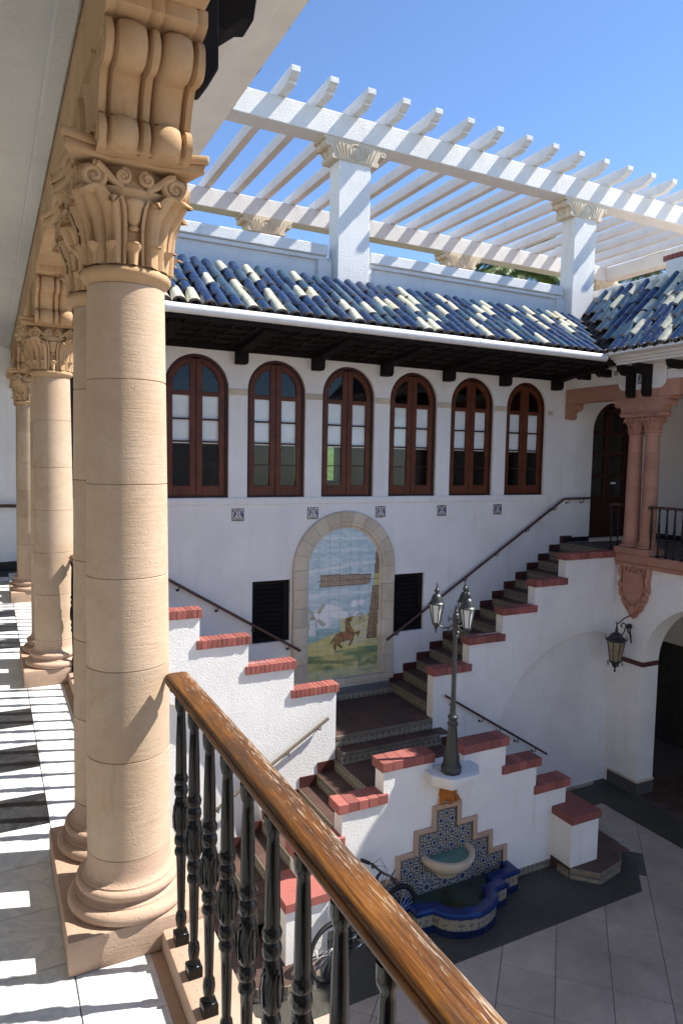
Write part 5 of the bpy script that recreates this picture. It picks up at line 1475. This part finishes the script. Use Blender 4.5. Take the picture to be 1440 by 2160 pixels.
railing(0.538, 5.843, 8.228, 'far wooden railing with black balusters between the second and third column pairs', RG)
railing(0.538, 8.90, 9.10, 'short stub of railing by the far end of the near gallery', RG)
railing(10.475, 5.99, 8.34, 'dark railing with black balusters on the pink gallery across the courtyard', 'railings of the pink gallery', mat='handrail', zr=0.90, zf=0.0, curb=False)
railing(10.475, 8.98, 9.22, 'short dark railing guarding the stair head beside the pink columns', 'railings of the pink gallery', mat='handrail', zr=0.90, zf=0.0, curb=False)
railing(10.475, 2.98, 5.28, 'dark wooden railing with black balusters on the pink gallery nearer the viewer', 'railings of the pink gallery', mat='handrail', zr=0.90, zf=0.0, curb=False)

# ================================================================== wall handrails
def handrail(label, pts, yw, brk, r=0.024, out=0.08, mat='handrail', hook=True):
    t = thing('wall_handrail', label, 'handrail', pts[0], 'wall handrails of the staircase')
    P = [Vector(p) for p in pts]
    fine = []
    for a, b in zip(P[:-1], P[1:]):
        fine += [a+(b-a)*(i/6) for i in range(6)]
    fine.append(P[-1])
    MB().tube(fine, r, 10).build('rail', M[mat], t, smooth=60)
    for (x, z) in brk:
        y = P[0].y
        b = MB(); b.tube([(x, y, z-r*0.6), (x, y+0.003, z-0.075), (x-0.004, y+0.02, z-0.088), (x-0.008, yw-0.004, z-0.088)], 0.0075, 7)
        b.lathe([(0.0, 0.0), (0.022, 0.0), (0.022, 0.006)], (x-0.008, yw-0.002, z-0.088), 12, M=Matrix.Rotation(PI/2, 3, 'X'))
        b.build('bracket', M['iron'], t)
    return t
def along(a, b, ks): return [(a[0]+(b[0]-a[0])*k, a[1]+(b[1]-a[1])*k) for k in ks]
R0, R1, R2 = (6.31, -1.60), (10.47, 0.905), (11.20, 0.915)
handrail('long dark wooden handrail rising along the facade to the right doorway', [(R0[0], 10.42, R0[1]), (R1[0], 10.42, R1[1]), (R2[0], 10.42, R2[1])], FY, along(R0, R1, (0.06, 0.24, 0.42, 0.6, 0.78, 0.95))+along(R1, R2, (0.2, 0.75)))
L0, L1, L2 = (4.62, -1.605), (0.52, 0.905), (-0.15, 0.915)
handrail('dark wooden handrail descending along the facade past the left shutter', [(L2[0], 10.42, L2[1]), (L1[0], 10.42, L1[1]), (L0[0], 10.42, L0[1])], FY, along(L0, L1, (0.05, 0.20, 0.35, 0.5, 0.65, 0.8, 0.95)))
handrail('sunlit pale wooden handrail slanting down the rough white wall on the left', [(4.44, 8.95, -2.23), (2.35, 8.95, -3.49)], 9.04, along((4.44, -2.23), (2.35, -3.49), (0.06, 0.3, 0.55, 0.8)), mat='nosing')
handrail('thin dark handrail slanting down the shaded right wall below the arch', [(6.56, 8.95, -2.19), (8.83, 8.95, -3.59)], 9.04, along((6.56, -2.19), (8.83, -3.59), (0.08, 0.35, 0.52, 0.7, 0.88)), r=0.02)

# ================================================================== street lamp on the fountain wall
lamp = thing('street_lamp', 'dark green grey lamp post with three white glass lanterns on the fountain wall', 'street lamp', (5.41, 7.20, -2.505))
LX, LY, LZ = 5.41, 7.20, -2.505
b = MB(); b.prism([(LX+0.142*cos(PI/8+k*PI/4), LY+0.142*sin(PI/8+k*PI/4)) for k in range(8)], 'xy', LZ, LZ+0.10)
b.build('base_block', M['lampgreen'], lamp, bevel=0.012)
b = MB().lathe([(0.125, 0.10), (0.117, 0.13), (0.108, 0.14), (0.105, 0.22), (0.095, 0.27), (0.084, 0.30), (0.071, 0.48), (0.060, 0.60), (0.058, 0.63), (0.070, 0.645), (0.073, 0.67), (0.058, 0.69), (0.054, 0.72), (0.067, 0.74), (0.067, 0.765), (0.050, 0.785)], (LX, LY, LZ), 12)
b.build('fluted_base', M['lampgreen'], lamp, smooth=25)
b = MB().lathe([(0.046, 0.785), (0.043, 0.80), (0.034, 1.0), (0.029, 1.5), (0.027, 1.82), (0.042, 1.83), (0.042, 1.85), (0.034, 1.86), (0.040, 1.88), (0.040, 2.06), (0.046, 2.07), (0.046, 2.09), (0.036, 2.11), (0.040, 2.13), (0.024, 2.15), (0.030, 2.175), (0.014, 2.20), (0.018, 2.22), (0.004, 2.26)], (LX, LY, LZ), 16)
b.build('pole', M['lampgreen'], lamp, smooth=40)
for ai, ang_ in enumerate((radians(147), radians(27), radians(-93))):
    ux, uy = cos(ang_), sin(ang_); P = lambda d, z: (LX+ux*d, LY+uy*d, LZ+z)
    b = MB(); b.tube([P(0.04, 1.99), P(0.09, 1.955), P(0.15, 1.945), P(0.19, 1.965), P(0.23, 1.985), P(0.255, 1.985)], 0.012, 7)
    for (z, q) in ((2.06, 1), (1.92, -1)):
        b.tube([P(0.05, z), P(0.075, z+0.02*q), P(0.10, z+0.01*q), P(0.095, z-0.02*q), P(0.078, z-0.012*q)], 0.008, 6)
        b.tube([P(0.075, z+0.012*q), P(0.09, z+0.045*q), P(0.11, z+0.05*q)], 0.006, 6)
    b.build('arm', M['lampgreen'], lamp, smooth=50)
    cx, cy, cz = P(0.255, 0)
    h = MB(); z0 = 1.98
    h.lathe([(0.002, z0-0.13), (0.014, z0-0.10), (0.008, z0-0.085), (0.022, z0-0.05), (0.030, z0-0.02), (0.045, z0), (0.062, z0+0.012), (0.068, z0+0.035), (0.058, z0+0.04)], (cx, cy, cz), 8)
    # curved hexagonal roof
    h.lathe([(0.118, z0+0.318), (0.124, z0+0.322), (0.122, z0+0.332), (0.098, z0+0.352), (0.086, z0+0.39), (0.074, z0+0.43), (0.052, z0+0.462), (0.026, z0+0.475), (0.024, z0+0.485), (0.036, z0+0.50), (0.040, z0+0.525), (0.028, z0+0.55), (0.014, z0+0.56), (0.020, z0+0.575), (0.012, z0+0.59), (0.006, z0+0.61), (0.016, z0+0.618), (0.002, z0+0.64)], (cx, cy, cz), 12)
    for k in range(6):
        a = k*PI/3+0.3
        h.tube([(cx+0.060*cos(a), cy+0.060*sin(a), cz+z0+0.035), (cx+0.110*cos(a), cy+0.110*sin(a), cz+z0+0.322)], 0.0085, 6)
    h.v = [(cx+(a-cx)*0.86, cy+(b_-cy)*0.86, cz+z0+(c_-cz-z0)*0.88) for a, b_, c_ in h.v]
    head = h.build('lantern_head', M['lampgreen'], lamp, smooth=30)
    gl = MB().lathe([(0.052, z0+0.038), (0.101, z0+0.32)], (cx, cy, cz), 6, 0.3, 0.3+2*PI)
    gl.v = [(cx+(a-cx)*0.86, cy+(b_-cy)*0.86, cz+z0+(c_-cz-z0)*0.88) for a, b_, c_ in gl.v]
    gl.build('lantern_glass', M['frosted'], head, smooth=0)

# ================================================================== wall lanterns
def wall_lantern(label, x, y, ztop, xw, sc=1.0):
    t = thing('wall_lantern', label, 'lantern', (xw, y, ztop))
    K = lambda a, b_, c: (x+a*sc, y+b_*sc, ztop+c*sc)
    b = MB()
    b.tube([(xw, y, ztop+0.12*sc), K(0.18, 0, 0.06), K(0.06, 0, -0.01), K(0.0, 0, -0.02), K(-0.02, 0, 0.01)], 0.012*sc, 7)
    b.tube([(xw, y, ztop-0.30*sc), K(0.30, 0, -0.20), K(0.24, 0, -0.06), K(0.15, 0, -0.02), K(0.10, 0, -0.07), K(0.15, 0, -0.10)], 0.012*sc, 7)
    b.tube([K(0.24, 0, -0.06), K(0.20, 0, -0.18), K(0.15, 0, -0.25), K(0.12, 0, -0.24)], 0.010*sc, 7)
    b.ball(K(0.33, 0, -0.10), 0.05*sc, 8); b.tube([(xw, y, ztop-0.42*sc), K(0.36, 0, -0.25), K(0.33, 0, -0.1)], 0.014*sc, 7)
    b.build('bracket', M['iron'], t)
    h = MB()
    c = K(0, 0, 0)
    L = lambda prof, n=6: h.lathe([(r*sc, z*sc) for r, z in prof], c, n)
    L([(0.012, -0.02), (0.016, -0.08), (0.030, -0.14), (0.022, -0.17)], 8)
    L([(0.022, -0.17), (0.085, -0.20), (0.10, -0.215), (0.11, -0.25), (0.175, -0.30), (0.180, -0.325), (0.165, -0.34)], 8)
    L([(0.105, -0.70), (0.11, -0.715), (0.09, -0.74), (0.06, -0.77), (0.055, -0.80), (0.03, -0.82), (0.012, -0.85), (0.010, -0.87), (0.022, -0.885), (0.022, -0.90), (0.002, -0.92)], 8)
    for k in range(8):
        a = k*PI/4+PI/8
        h.tube([(c[0]+0.160*sc*cos(a), c[1]+0.160*sc*sin(a), c[2]-0.33*sc), (c[0]+0.102*sc*cos(a), c[1]+0.102*sc*sin(a), c[2]-0.705*sc)], 0.0075*sc, 5)
        h.tube([(c[0]+0.175*sc*cos(a), c[1]+0.175*sc*sin(a), c[2]-0.32*sc), (c[0]+0.20*sc*cos(a), c[1]+0.20*sc*sin(a), c[2]-0.285*sc), (c[0]+0.195*sc*cos(a), c[1]+0.195*sc*sin(a), c[2]-0.25*sc)], 0.006*sc, 5)
        h.tube([(c[0]+q*sc*cos(a), c[1]+q*sc*sin(a), c[2]+z*sc) for q, z in ((0.10, -0.71), (0.13, -0.725), (0.145, -0.76), (0.125, -0.785), (0.105, -0.765))], 0.006*sc, 5)
    cage = h.build('cage', M['iron'], t, smooth=30)
    g_ = MB().lathe([(0.094*sc, -0.705*sc), (0.150*sc, -0.335*sc)], c, 8, PI/8, PI/8+2*PI)
    g_.build('glass', M['amber'], cage, smooth=0)
wall_lantern('black iron lantern with amber glass hanging below the carved shield on the pier', 10.10, 8.64, -1.24, 10.5)
wall_lantern('small black iron lantern up by the pink capitals of the far gallery', 11.15, 8.05, 2.75, 11.5, 0.55)

# ================================================================== carved shield on the pier
sd_ = thing('carved_shield', 'pink carved stone shield with scrolls on the white pier below the gallery columns', 'relief', (10.5, 8.61, -0.70))
def yz(p, x): return [(x, a, b_) for a, b_ in p]
base = [(-0.335, -0.16), (0.335, -0.16), (0.345, -0.30), (0.325, -0.50), (0.34, -0.62), (0.30, -0.74), (0.29, -0.83), (0.23, -0.90), (0.19, -1.02), (0.12, -1.08), (0.06, -1.17), (0, -1.20)]
base = base+[(-a, b_) for a, b_ in base[1:-1][::-1]]
MB().prism([(8.61+a, b_) for a, b_ in base], 'yz', 10.455, 10.50).build('back_plate', M['pink'], sd_, bevel=0.012)
shp = [(-0.20, -0.36), (-0.10, -0.33), (0, -0.345), (0.10, -0.33), (0.20, -0.36), (0.215, -0.60), (0.18, -0.76), (0.09, -0.85), (0, -0.89), (-0.09, -0.85), (-0.18, -0.76), (-0.215, -0.60)]
MB().prism([(8.61+a, b_) for a, b_ in shp], 'yz', 10.425, 10.457).build('shield', M['pink'], sd_, bevel=0.008)
q = MB(); q.tube([(10.422, 8.61+a*0.98, b_) for a, b_ in shp+shp[:1]], 0.014, 6)
for s in (-1, 1):
    for (cy, cz, R) in ((0.17, -0.27, 0.085), (0.28, -0.62, 0.055), (0.255, -0.78, 0.05), (0.17, -0.93, 0.045)):
        pts = []
        for i in range(22):
            a = 0.4+i*0.42; r_ = R*(1-0.035*i)
            pts.append((10.43, 8.61+s*(cy+r_*cos(a)), cz+r_*sin(a)))
        q.tube(pts, [0.024*(1-0.03*i) for i in range(22)], 7)
    q.tube([(10.44, 8.61+s*0.30, -0.22), (10.425, 8.61+s*0.31, -0.36), (10.435, 8.61+s*0.27, -0.48), (10.43, 8.61+s*0.31, -0.56)], [0.03, 0.035, 0.025, 0.03], 8)
    q.tube([(10.44, 8.61+s*0.05, -0.23), (10.42, 8.61+s*0.11, -0.20), (10.43, 8.61+s*0.22, -0.20)], 0.03, 8)
    for i in range(4): q.ball((10.44, 8.61+s*(0.32-0.03*i), -0.60-0.09*i), 0.035, 8)
q.build('scrollwork', M['pink'], sd_, smooth=60)
fc = MB(); fc.ball((10.44, 8.61, -1.02), 0.075, 10, 1.15); fc.ball((10.37, 8.61, -1.03), 0.018, 6)
for s in (-1, 1): fc.ball((10.385, 8.61+s*0.032, -1.0), 0.016, 6); fc.ball((10.40, 8.61+s*0.05, -1.05), 0.025, 6); fc.ball((10.45, 8.61+s*0.09, -0.97), 0.04, 8)
fc.ball((10.40, 8.61, -1.10), 0.028, 6); fc.build('mask', M['pink'], sd_, smooth=60)

# ================================================================== bicycle leaning by the fountain
A = Vector((3.47, 6.77, GZ)); Bf = Vector((4.56, 7.03, GZ))
bike = thing('bicycle', 'black mountain bicycle parked between the fountain pool and the left stair pedestal', 'bicycle', A)
dx = (Bf-A).normalized(); ny = Vector((-dx.y, dx.x, 0)); R = 0.335
lean = Vector((ny.x*0.12, ny.y*0.12, 1)).normalized()
def B(u, h, v=0): return A+dx*u+lean*h+ny*v
wb_ = (Bf-A).length
for wi, u in enumerate((0.0, wb_)):
    steer = 0.0
    wdir = dx; c = B(u, R); axis = dx.cross(lean).normalized()
    tw_ = MB().torus(c, axis, R-0.024, 0.024, 40, 8); wheel = tw_.build('wheel', M['rubber'], bike, smooth=60)
    k = MB(); e1 = dx; e2 = lean
    for i in range(72):
        a = 2*PI*i/72; k.tube([c+(e1*cos(a)+e2*sin(a))*(R-0.004)+axis*(-0.02), c+(e1*cos(a)+e2*sin(a))*(R+0.004), c+(e1*cos(a)+e2*sin(a))*(R-0.004)+axis*0.02], 0.005, 4)
    k.build('tread_knobs', M['rubber'], wheel, smooth=0)
    MB().torus(c, axis, R-0.052, 0.010, 40, 6).build('rim', M['bike_black'], wheel, smooth=60)
    sp = MB()
    for i in range(28):
        a = 2*PI*i/28+0.1; a2 = a+(0.5 if i % 2 else -0.5)
        sp.tube([c+(e1*cos(a2)+e2*sin(a2))*0.022+axis*(0.025 if i % 2 else -0.025), c+(e1*cos(a)+e2*sin(a))*(R-0.055)], 0.0014, 4)
    sp.build('spokes', M['chrome'], wheel)
    MB().tube([c-axis*0.05, c+axis*0.05], 0.02, 10).build('hub', M['bike_black'], wheel)
    rf_ = MB(); q0 = c+(e1*cos(2.9)+e2*sin(2.9))*0.21
    rf_.tube([q0-e2*0.045, q0-e2*0.03, q0+e2*0.03, q0+e2*0.045], [0.006, 0.013, 0.013, 0.006], 8)
    rf_.build('spoke_reflector', M['reflector'], wheel)
bb = B(0.43, 0.29); st = B(0.33, 0.74); hd = B(0.80, 0.80); hd2 = B(0.835, 0.66); rc = B(0, R); fcn = B(wb_, R)
f = MB(); f.tube([bb, st], 0.017, 8); f.tube([B(0.35, 0.68), hd], 0.017, 8); f.tube([bb, hd2], 0.021, 8); f.tube([hd+lean*0.03-dx*0.01, hd2-lean*0.02+dx*0.005], 0.022, 8)
for s in (-1, 1):
    f.tube([bb+ny*0.03*s, rc+ny*0.055*s], 0.010, 6); f.tube([B(0.35, 0.68)+ny*0.015*s, rc+ny*0.055*s], 0.009, 6)
f.build('frame', M['bike_black'], bike, smooth=50)
f = MB()
for s in (-1, 1): f.tube([hd2+ny*0.045*s-lean*0.03, B(0.90, 0.50)+ny*0.055*s, fcn+ny*0.055*s], [0.017, 0.016, 0.012], 8)
f.tube([hd2+ny*0.06-lean*0.03, hd2-ny*0.06-lean*0.03], 0.02, 8); f.build('fork', M['bike_red'], bike, smooth=50)
stem = B(0.79, 0.90); hb_ = MB(); hbc = B(0.87, 0.94)
hb_.tube([hd, stem], 0.016, 8); hb_.tube([stem, hbc], 0.018, 8)
hb_.tube([hbc+ny*0.31-dx*0.06+lean*0.03, hbc+ny*0.16+lean*0.02, hbc+ny*0.05, hbc-ny*0.05, hbc-ny*0.16+lean*0.02, hbc-ny*0.31-dx*0.06+lean*0.03], 0.016, 8)
hbo = hb_.build('handlebar', M['bike_black'], bike, smooth=50)
gp = MB()
for s in (-1, 1):
    gp.tube([hbc+ny*0.31*s-dx*0.06+lean*0.03, hbc+ny*0.20*s-dx*0.02+lean*0.024], 0.023, 8)
    gp.tube([hbc+ny*0.19*s+dx*0.01, hbc+ny*0.21*s+dx*0.05-lean*0.01, hbc+ny*0.29*s+dx*0.035-lean*0.02], 0.007, 6)
    gp.ball(hbc+ny*0.17*s-lean*0.02+dx*0.015, 0.025, 8)
gp.build('grip', M['rubber'], hbo, smooth=50)
cbl = MB()
for s in (-1, 1):
    cbl.tube([hbc+ny*0.18*s, hbc+ny*0.14*s+dx*0.12+lean*0.06, hbc+ny*0.05*s+dx*0.15-lean*0.05, hd2+dx*0.05+ny*0.02*s], 0.0035, 5)
    cbl.tube([hbc+ny*0.17*s, hbc+ny*0.08*s+dx*0.14-lean*0.02, hd+dx*0.06, B(0.6, 0.6)], 0.0035, 5)
cbl.build('brake_cable', M['rubber'], hbo)
s_ = MB(); s_.tube([st, B(0.30, 0.86)], 0.013, 8); s_.build('seat_post', M['chrome'], bike)
s_ = MB(); s_.tube([B(0.16, 0.885), B(0.22, 0.895), B(0.34, 0.885), B(0.43, 0.88)], [0.05, 0.075, 0.04, 0.02], 10, flat=0.45); s_.build('saddle', M['rubber'], bike, smooth=60)
cr = MB(); ax_ = dx.cross(lean).normalized()
cr.torus(bb, ax_, 0.085, 0.006, 28, 6); cr.tube([bb-ax_*0.06, bb+ax_*0.06], 0.02, 8)
cr.tube([bb+ax_*0.06, bb+ax_*0.065+dx*0.12-lean*0.11], 0.010, 6); cr.tube([bb-ax_*0.06, bb-ax_*0.065-dx*0.12+lean*0.11], 0.010, 6)
cr.build('crank', M['chrome'], bike)
pdm = MB()
for s in (1, -1):
    q = bb+ax_*(0.10*s)+(dx*0.12-lean*0.11)*s
    pdm.add([tuple(q+dx*a+ax_*b_+lean*c_) for c_ in (-.01, .01) for a, b_ in ((-.045, -.035), (.045, -.035), (.045, .035), (-.045, .035))], [(0, 3, 2, 1), (4, 5, 6, 7), (0, 1, 5, 4), (1, 2, 6, 5), (2, 3, 7, 6), (3, 0, 4, 7)])
pdm.build('pedal', M['bike_black'], bike)
ch = MB()
for s in (-1, 1): ch.tube([bb+lean*0.085*s+ax_*0.03, rc+lean*0.035*s+ax_*0.03], 0.005, 5)
ch.torus(rc+ax_*0.03, ax_, 0.04, 0.012, 20, 6); ch.build('chain', M['chrome'], bike)

# ================================================================== rooftop pier with blue urn
pr_ = thing('roof_pier', 'white rooftop pier with a red brick cap beside the right tiled roof', 'pier', (11.5, 8.72, 5.12))
MB().box(11.27, 11.88, 8.30, 8.94, 4.5, 5.42).build('shaft', M['white_paint'], pr_, bevel=0.01)
me = MB().box(-0.034, 0.034, -0.30, 0.30, 0, 0.10).mesh('cap_brick', M['brick'], bevel=0.006)
mb2 = MB().box(-0.30, 0.30, -0.034, 0.034, 0, 0.10).mesh('cap_brick', M['brick'], bevel=0.006)
for i in range(10): piece(mb2, 'cap_brick', pr_, (11.575, 8.285+0.0767*i, 5.421))
u = MB().lathe([(0.10, 5.522), (0.12, 5.54), (0.07, 5.57), (0.05, 5.60), (0.09, 5.64), (0.15, 5.72), (0.17, 5.80), (0.15, 5.88), (0.09, 5.94), (0.07, 5.97), (0.10, 6.0), (0.06, 6.03), (0.03, 6.10), (0.002, 6.14)], (11.60, 8.56, 0), 20)
tag(u.build('urn', M['urn'], None, org=(11.60, 8.56, 5.522), smooth=60), 'cobalt blue glazed ceramic urn on the brick capped rooftop pier', 'urn')

# ================================================================== palms, grass bank behind the building
def palm(name, label, x, y, zg, zc, fr=15, L=3.0, seed=1):
    rg = random.Random(seed)
    t = thing(name, label, 'palm tree', (x, y, zg), 'palm trees behind the pergola')
    MB().tube([(x+0.25*sin(i*0.4), y, zg+(zc-zg)*i/10) for i in range(11)], [0.24-0.009*i for i in range(11)], 10).build('trunk', M['bark'], t, smooth=60)
    xt = x+0.25*sin(4.0)
    for k in range(fr):
        a = k*2.399+rg.uniform(-.2, .2); el = rg.uniform(0.15, 1.15); Lk = L*rg.uniform(0.8, 1.1)
        m = MB(); pts = []
        for i in range(15):
            s = i/14; d = Lk*s*cos(el)*(1-0.15*s); h = Lk*s*sin(el)-1.5*s*s*Lk*0.42
            pts.append(Vector((xt+d*cos(a), y+d*sin(a), zc+h)))
        m.tube(pts, [0.035*(1-0.85*i/14) for i in range(15)], 5)
        side = Vector((-sin(a), cos(a), 0))
        for i in range(2, 60):
            s = i/60; j = s*14; i0 = int(j); p = pts[i0].lerp(pts[min(14, i0+1)], j-i0)
            dr = (pts[min(14, i0+1)]-pts[i0]).normalized()
            ll = 0.75*sin(PI*(0.12+0.85*s))*rg.uniform(0.85, 1.1)
            for q in (-1, 1):
                tip = p+side*(q*ll*0.75)+dr*(ll*0.55)-Vector((0, 0, ll*rg.uniform(0.25, 0.6)))
                mid = p.lerp(tip, 0.5)+Vector((0, 0, 0.04))
                wv = dr*0.028
                m.add([tuple(p-wv), tuple(p+wv), tuple(mid+wv), tuple(mid-wv), tuple(tip)], [(0, 1, 2, 3), (3, 2, 4)])
        m.build('frond', M['frond'], t, recalc=False, smooth=0)
palm('palm_tree', 'green palm crown showing between the parapet and the pergola posts', 20.9, 23.5, -4.0, 9.75, 26, 4.2, 3)
palm('palm_tree', 'palm showing at the right end beyond the corner pergola post', 29.2, 24.0, -4.0, 11.0, 15, 3.3, 5)
gb = MB().grid(lambda u, v: (-10+40*u, 16.6+14*v, 0.6+1.1*(1 if v > 0.02 else 0)*min(1, v*6)+2.2*v+0.15*vnoise(u*40, v*14, 3)), 80, 30)
tag(gb.build('grass_bank', M['grass'], None, org=(10, 20, 0.5), recalc=False), kind='structure')
kb = MB().box(-10, 30, 16.35, 16.62, -4.5, 1.06); tag(kb.build('garden_wall', M['cream'], None, org=(10, 16.5, -4.5)), 'low pale garden wall holding the grass bank behind the house', 'wall')
